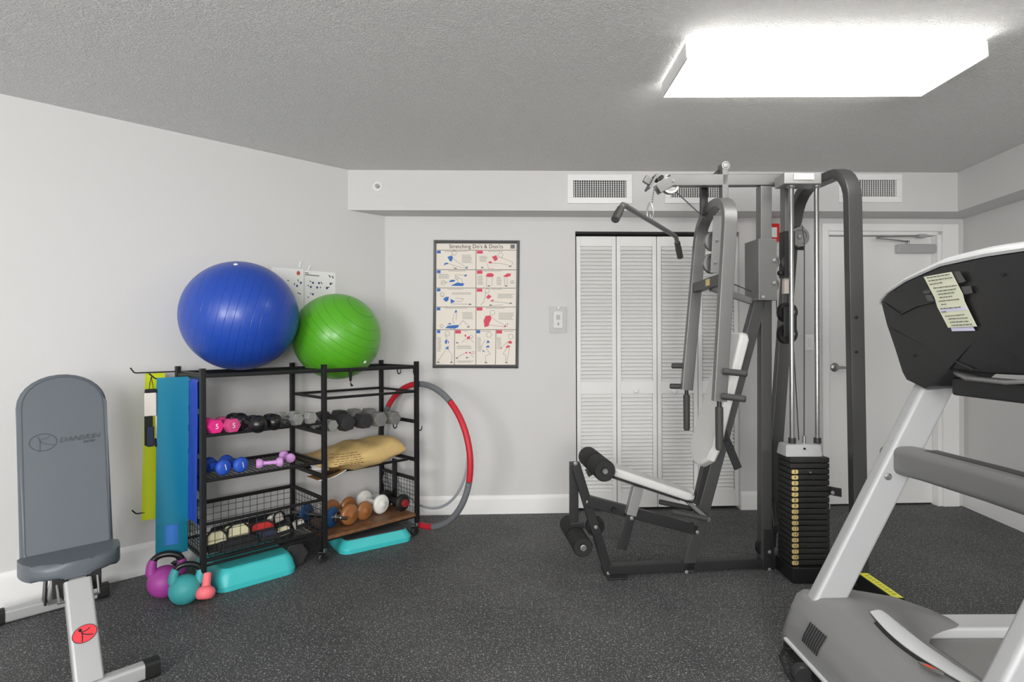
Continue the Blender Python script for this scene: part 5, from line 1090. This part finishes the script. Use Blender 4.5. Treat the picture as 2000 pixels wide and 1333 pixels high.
# ------------------------------------------------------------------ lat bar
zb_ = 1.925; ctr = G(1269, 437); bd2 = Vector((0.51, 0.86, 0)).normalized(); ctr.z = zb_
lat = thing('lat_bar', 'angled grey lat pulldown bar with black grips hanging from the gym', 'lat bar', ctr - UP * 0.12)
e0, e1 = ctr - bd2 * 0.43, ctr + bd2 * 0.55; g0, g1 = e0 - bd2 * 0.10 - UP * 0.085, e1 + bd2 * 0.10 - UP * 0.11
bm = nb(); tube(bm, [g0, e0 - bd2 * 0.015 - UP * 0.012, e0, e0 + bd2 * 0.03 + UP * 0.002, e1 - bd2 * 0.03 + UP * 0.002, e1, e1 + bd2 * 0.015 - UP * 0.014, g1], 0.0135, 14); obj('bar', bm, 'gym_grey', lat)
for a, b, m in ((e0 - bd2 * 0.03 - UP * 0.025, g0, 'grip_grey'), (e1 + bd2 * 0.03 - UP * 0.03, g1, 'grip_grey')):
    bm = nb(); d = (b - a).normalized(); L = (b - a).length + 0.012; lathe(bm, [(0, 0), (0.018, 0), (0.018, L * 0.3), (0.0195, L * 0.32), (0.0195, L - 0.004), (0.016, L), (0, L)], a, d, 18); obj('grip', bm, m, lat)
bm = nb(); bar(bm, ctr + UP * 0.005, ctr + UP * 0.035, 0.008, 0.022, up=GN); obj('eye_plate', bm, 'steel', lat)
bm = nb(); cc = G(1272.5, 413); cc.x = ctr.x + 0.003; cc.y = ctr.y; hh = 0.045; cc.z = ctr.z + 0.012 + hh
tube(bm, [cc + UP * hh * math.cos(a) + GD * (0.017 - 0.006 * math.cos(a)) * math.sin(a) for a in [2 * PI * i / 20 for i in range(20)]], 0.004, 8, closed=True, up=GN); obj('carabiner', bm, 'steel', lat)
# ------------------------------------------------------------------ treadmill
YC = 1.835
tm = thing('treadmill', 'silver and black treadmill in the right foreground', 'treadmill', (1.9, YC, 0))
def mir(y): return 2 * YC - y
mat('tm_silver', (178, 179, 181), 0.5, metal=0.15); mat('tm_grey', (128, 128, 128), 0.42, metal=0.3); mat('tm_white', (214, 215, 216), 0.38, metal=0.1); mat('tm_belt', (150, 150, 148), 0.55); mat('tm_black', (34, 34, 36), 0.38)
for sg in (1, -1):
    y0, y1 = (2.185, 2.305) if sg > 0 else (mir(2.305), mir(2.185))
    bm = nb(); box(bm, (1.30, y0, 0.06), (3.0, y1, 0.150), 0.012, None, 3); obj('side_rail', bm, 'tm_white', tm)
    for x in (1.5, 2.8): bm = nb(); lathe(bm, [(0, 0), (0.03, 0), (0.03, 0.05), (0.02, 0.062), (0, 0.062)], (x, (y0 + y1) / 2, 0.001), UP, 14); obj('foot', bm, 'rubber_black', tm)
bm = nb(); box(bm, (1.5, mir(2.175), 0.075), (3.0, 2.175, 0.118), 0.012, None, 3); obj('belt', bm, 'tm_belt', tm)
bm = nb(); cyl(bm, (1.55, mir(2.17), 0.105), (1.55, 2.17, 0.105), 0.035, n=20); obj('front_roller', bm, 'tm_grey', tm)
# motor hood: grid over y, profile along x
def xrear(y):
    k = min(1.0, abs(y - YC) / 0.36); return 1.50 + 0.25 * (k ** 5)
def hood(u, v):
    y = mir(2.335) + (2.335 - mir(2.335)) * v; k = abs(y - YC) / 0.5; e = max(0.0, (k - 0.86) / 0.14)
    bow = 0.06 * (1 - k * k)                           # the front crest swings back in the middle
    pr = [(1.085, 0.055), (1.088, 0.09), (1.106, 0.15), (1.124 + bow * 0.35, 0.208), (1.140 + bow * 0.8, 0.252), (1.165 + bow, 0.270), (1.34, 0.272), (1.46, 0.235), (1.0, 0.19), (1.0, 0.15)]
    xr = xrear(y); pr[7] = (1.34 + (xr - 1.34) * 0.45, 0.240); pr[8] = (1.34 + (xr - 1.34) * 0.8, 0.19); pr[9] = (xr, 0.152)
    f_ = u * (len(pr) - 1); i = min(int(f_), len(pr) - 2); t_ = f_ - i
    x = pr[i][0] + (pr[i + 1][0] - pr[i][0]) * t_; z = pr[i][1] + (pr[i + 1][1] - pr[i][1]) * t_
    z = 0.055 + (z - 0.055) * (1 - 0.55 * e * e); x += 0.05 * e * e * (1 - u) 
    return Vector((x, y, z))
bm = nb(); sheet(bm, hood, 36, 40, 0.004); hoodo = obj('motor_hood', bm, mat('hood_grey', (140, 140, 140), 0.42, metal=0.25), tm, ang=28)
def on_hood(x, y):
    best = None
    for i in range(161):
        p = hood(i / 160, (y - mir(2.335)) / (2.335 - mir(2.335)))
        if p.z > 0.16 and (best is None or abs(p.x - x) < abs(best.x - x)): best = p
    return best
bm = nb(); pts = [(1.315, 2.045), (1.335, 2.03)]
def band_f(u, v):
    y = 2.05 - (2.05 - mir(2.05)) * v; bo = 0.075 * math.sin(PI * v); x0 = 1.30 - bo * 0.45; w = 0.058 + 0.012 * math.sin(PI * v)
    x = x0 + w * u; p = on_hood(x, y); return Vector((x, y, p.z + 0.006 + 0.006 * math.sin(PI * u)))
sheet(bm, band_f, 6, 30, 0.004); bd3 = obj('hood_trim', bm, 'tm_white', hoodo, ang=50)
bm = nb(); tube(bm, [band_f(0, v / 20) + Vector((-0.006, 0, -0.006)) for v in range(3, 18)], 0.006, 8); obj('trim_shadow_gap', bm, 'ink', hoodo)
c = PZ(1818, 1308, 0.279); bm = nb(); zt2 = on_hood(c.x, c.y).z + 0.0128
F = face_matrix((c.x, c.y, zt2 + 0.0008), (0.45, -0.9, 0.0), (0.9, 0.45, 0.0)); 
F = F if F.to_3x3().col[2].z > 0 else face_matrix((c.x, c.y, zt2 + 0.0008), (0.45, -0.9, 0.0), (-0.9, -0.45, 0.0))
prism(bm, [(0.036 * math.cos(k * PI / 10), 0.009 * math.sin(k * PI / 10)) for k in range(20)], F, -0.004, 0.001); eo = obj('oval_badge', bm, 'steel', bd3)
bm = nb(); prism(bm, [(-0.022, -0.006), (0.006, -0.006), (0.012, 0.006), (-0.014, 0.006)], F, 0.001, 0.0018); obj('badge_mark', bm, mat('badge_red', (222, 84, 60), 0.4), eo)
# vent slots on the front of the hood
for i in range(8):
    y = 2.135 - 0.014 * i; bm = nb(); n = Vector((-0.93, 0, 0.36))
    ps = [p for p in (hood(j / 200, (y - mir(2.335)) / (2.335 - mir(2.335))) for j in range(201)) if 0.125 < p.z < 0.205 and p.x < 1.2]
    sweep(bm, [p + n * 0.004 for p in ps[::3]], rrect(0.006, 0.003, 0.001), up=n); obj('vent_slot', bm, 'ink', hoodo)
# lower front bumper and power cord
bm = nb(); box(bm, (1.085, mir(2.25), 0.03), (1.16, 2.27, 0.075), 0.008); obj('front_bumper', bm, 'plastic_black', tm)
bm = nb(); sweep(bm, [(1.083, mir(2.2), 0.083), (1.083, 2.24, 0.083)], rrect(0.014, 0.012, 0.003)); obj('bumper_strip', bm, 'tm_white', tm)
bm = nb(); lathe(bm, [(0, -0.02), (0.035, -0.02), (0.04, -0.01), (0.04, 0.01), (0.035, 0.02), (0, 0.02)], (1.06, 2.07, 0.041), (0, 1, 0), 20); obj('transport_wheel', bm, 'plastic_dark', tm)
bm = nb(); tube(bm, [(1.10, 2.19, 0.06), (1.05, 2.18, 0.075), (1.015, 2.14, 0.07), (1.01, 2.08, 0.04), (1.03, 2.02, 0.012), (1.02, 1.9, 0.008), (1.04, 1.7, 0.008)], 0.0065, 10); obj('power_cord', bm, 'rubber_black', tm)
# uprights
for sg in (1, -1):
    y = 2.215 if sg > 0 else mir(2.215)
    a = Vector((1.205, y, 0.2)); b = Vector((1.685, y, 1.135))
    bm = nb(); sweep(bm, [a, b], rrect(0.062, 0.118, 0.016, 4), up=(b - a).cross(Vector((0, 1, 0)))); up_ = obj('upright', bm, 'tm_silver', tm, ang=50)
    p = P(1736, 932, 2.178); bm = nb(); lathe(bm, [(0, 0), (0.014, 0), (0.014, 0.004), (0.008, 0.006), (0, 0.006)], Vector((p.x, y - 0.031 * 1, p.z)), (0, -1, 0), 14); obj('screw', bm, 'steel', up_)
bm = nb(); cp = [Vector((1.515, 2.27, 0.800)), Vector((1.52, 2.22, 0.802)), Vector((1.55, 2.1, 0.80)), Vector((1.57, YC, 0.797)), Vector((1.55, mir(2.1), 0.80)), Vector((1.52, mir(2.22), 0.802)), Vector((1.515, mir(2.27), 0.80))]
sweep(bm, cp, rrect(0.10, 0.112, 0.03, 4), scale=(0.75, 1, 1, 1, 1, 1, 0.75)); cbm = obj('cross_handlebar', bm, 'tm_grey', tm, ang=50)
bm = nb(); sweep(bm, [p + Vector((0.012, 0, 0.052)) for p in cp[2:5]], rrect(0.055, 0.012, 0.005)); obj('grip_strip', bm, 'plastic_black', cbm)
# console
half = [(0.0, 1.545), (0.2, 1.54), (0.4, 1.505), (0.53, 1.468), (0.585, 1.44), (0.592, 1.425), (0.56, 1.335), (0.51, 1.235), (0.465, 1.135), (0.44, 1.105), (0.33, 1.078), (0.26, 1.10), (0.19, 1.165), (0.10, 1.160), (0.0, 1.158)]
outl = half + [(-y, z) for y, z in reversed(half[1:-1])]
def xf(y, z): return 1.585 - 0.035 * (1 - (y / 0.6) ** 2) + (1.36 - z) * -0.05 * -1.0
bm = nb(); cz_ = 1.30; rings = []
for sc_, dx in ((0.0, -0.012), (0.35, -0.010), (0.7, -0.004), (0.9, 0.0), (0.97, 0.004), (1.0, 0.022)):
    rings.append([bm.verts.new((xf(y * sc_, cz_ + (z - cz_) * sc_) + dx, YC + y * sc_, cz_ + (z - cz_) * sc_)) for y, z in outl] if sc_ else [bm.verts.new((xf(0, cz_) - 0.012, YC, cz_))])
rings.append([bm.verts.new((1.80 + (z - 1.3) * 0.25, YC + y * 0.97, cz_ + (z - cz_) * 0.95)) for y, z in outl])
n = len(outl)
for i in range(n): bm.faces.new((rings[0][0], rings[1][i], rings[1][(i + 1) % n]))
for r0, r1 in zip(rings[1:], rings[2:]):
    for i in range(n): bm.faces.new((r0[i], r0[(i + 1) % n], r1[(i + 1) % n], r1[i]))
bm.faces.new(rings[-1]); con = obj('console', bm, 'tm_black', tm, ang=32)
bm = nb(); rim = [(y, z) for y, z in half[:6]][::-1]; rim = rim + [(-y, z) for y, z in half[1:6]]
def rimf(u, v):
    f_ = u * (len(rim) - 1); i = min(int(f_), len(rim) - 2); t_ = f_ - i
    y = rim[i][0] + (rim[i + 1][0] - rim[i][0]) * t_; z = rim[i][1] + (rim[i + 1][1] - rim[i][1]) * t_
    k = 1 - (y / 0.6) ** 2; th = 0.006 + 0.030 * max(0, k) ** 0.8
    prf = [(0.004, -0.002), (-0.002, 0.25), (0.004, 0.6), (0.03, 0.95), (0.09, 1.0), (0.25, 0.8), (0.25, -0.1)]
    g_ = v * (len(prf) - 1); j = min(int(g_), len(prf) - 2); w_ = g_ - j
    dx = prf[j][0] + (prf[j + 1][0] - prf[j][0]) * w_; dz = prf[j][1] + (prf[j + 1][1] - prf[j][1]) * w_
    return Vector((xf(y, z) + dx, YC + y, z - 0.004 + th * dz))
sheet(bm, rimf, 40, 18, 0.003); obj('console_rim', bm, 'tm_white', con, ang=50)
bm = nb(); sweep(bm, [(1.60, YC + 0.17, 1.152), (1.565, YC + 0.08, 1.138), (1.555, YC - 0.08, 1.136), (1.60, YC - 0.17, 1.15)], rrect(0.05, 0.014, 0.006)); obj('reading_ledge', bm, 'tm_grey', con)
bm = nb(); box(bm, (1.585, YC - 0.2, 1.07), (1.72, YC + 0.2, 1.135), 0.01); obj('lower_console', bm, 'tm_black', con)
def con_pt(px, py, lift=0.0):
    Y = 2.1
    for _ in range(40):
        p = P(px, py, Y); x = xf(p.y - YC, p.z) - 0.005 - lift; u, v = uv(px, py); Y = 0.5 * Y + 0.5 * x / u
    return P(px, py, Y)
for px, py in ((1752, 569), (1960, 537), (1786, 695), (1878, 738)):
    p = con_pt(px, py, 0.0); bm = nb(); lathe(bm, [(0, 0), (0.005, 0), (0.005, 0.003), (0, 0.003)], p + Vector((-0.001, 0, 0)), (-1, 0, 0), 10); obj('screw_hole', bm, 'ink', con)
# cheek ridge
bm = nb(); tube(bm, [con_pt(1722, 590, -0.002), con_pt(1757, 615, 0.004), con_pt(1790, 598, 0.004), con_pt(1840, 587, 0.004)], 0.003, 6); obj('shell_ridge', bm, 'plastic_dark', con)
bm = nb(); tube(bm, [con_pt(1740, 644, -0.001), con_pt(1800, 675, 0.001), con_pt(1900, 722, 0.0)], 0.003, 6); obj('shell_ridge', bm, 'plastic_dark', con)
# taped note
def cq(x, y, lift): return con_pt(1780 + x / 8.331, 500 + y / 8.331, lift)
note = thing('paper_note', 'typed paper note taped to the front of the treadmill console', 'note', cq(600, 1180, 0.012))
def slab(pts, lift, th, m, nm, par):
    bm = nb(); va = [bm.verts.new(cq(x, y, lift)) for x, y in pts]; vb = [bm.verts.new(v.co + Vector((th, 0, 0))) for v in va]; k = len(pts)
    bm.faces.new(va); bm.faces.new(vb)
    for i in range(k): bm.faces.new((va[i], va[(i + 1) % k], vb[(i + 1) % k], vb[i]))
    return obj(nm, bm, m, par)
slab([(640, 1170), (1000, 1160), (1035, 1220), (660, 1228)], 0.013, 0.001, 'paper_lilac', 'under_sheet', note)
nsh = slab([(200, 342), (645, 262), (830, 620), (860, 740), (1062, 1150), (598, 1170), (420, 830), (375, 680)], 0.016, 0.0015, 'paper_note', 'sheet', note)
slab([(470, 870), (880, 830), (905, 880), (490, 915)], 0.0172, 0.0006, 'paper_lilac', 'highlight_strip', nsh)
for k, pts in enumerate(([(665, 265), (780, 250), (885, 415), (760, 455)], [(800, 505), (960, 490), (1000, 605), (850, 632)], [(215, 640), (330, 635), (375, 740), (265, 740)], [(185, 570), (300, 560), (310, 610), (200, 615)])): slab(pts, 0.010, 0.0006, mat('tape_clear', (74, 75, 74), 0.25), 'clear_tape', note)
bm = nb(); rows = [(245, 362, 620, 300), (275, 412, 665, 352), (292, 466, 512, 432), (355, 528, 735, 482), (410, 580, 725, 538), (430, 628, 690, 598), (455, 682, 662, 658), (440, 742, 785, 703), (485, 795, 575, 785), (470, 862, 800, 836), (485, 916, 580, 908), (545, 985, 858, 958), (600, 1030, 915, 1010), (625, 1082, 930, 1066), (650, 1134, 1005, 1115)]
rr_ = random.Random(5)
for x0, y0, x1, y1 in rows:
    L = math.hypot(x1 - x0, y1 - y0); s = 0.0
    while s < L - 12:
        w = min(rr_.uniform(18, 60), L - s); a = s / L; b = (s + w) / L; h = 8
        ps = [(x0 + (x1 - x0) * a, y0 + (y1 - y0) * a), (x0 + (x1 - x0) * b, y0 + (y1 - y0) * b)]
        quad(bm, cq(ps[0][0], ps[0][1] - h, 0.0185), cq(ps[1][0], ps[1][1] - h, 0.0185), cq(ps[1][0] + 4, ps[1][1] + h, 0.0185), cq(ps[0][0] + 4, ps[0][1] + h, 0.0185)); s += w + 9
obj('typed_lines', bm, mat('type_ink', (104, 106, 100), 0.8), nsh)
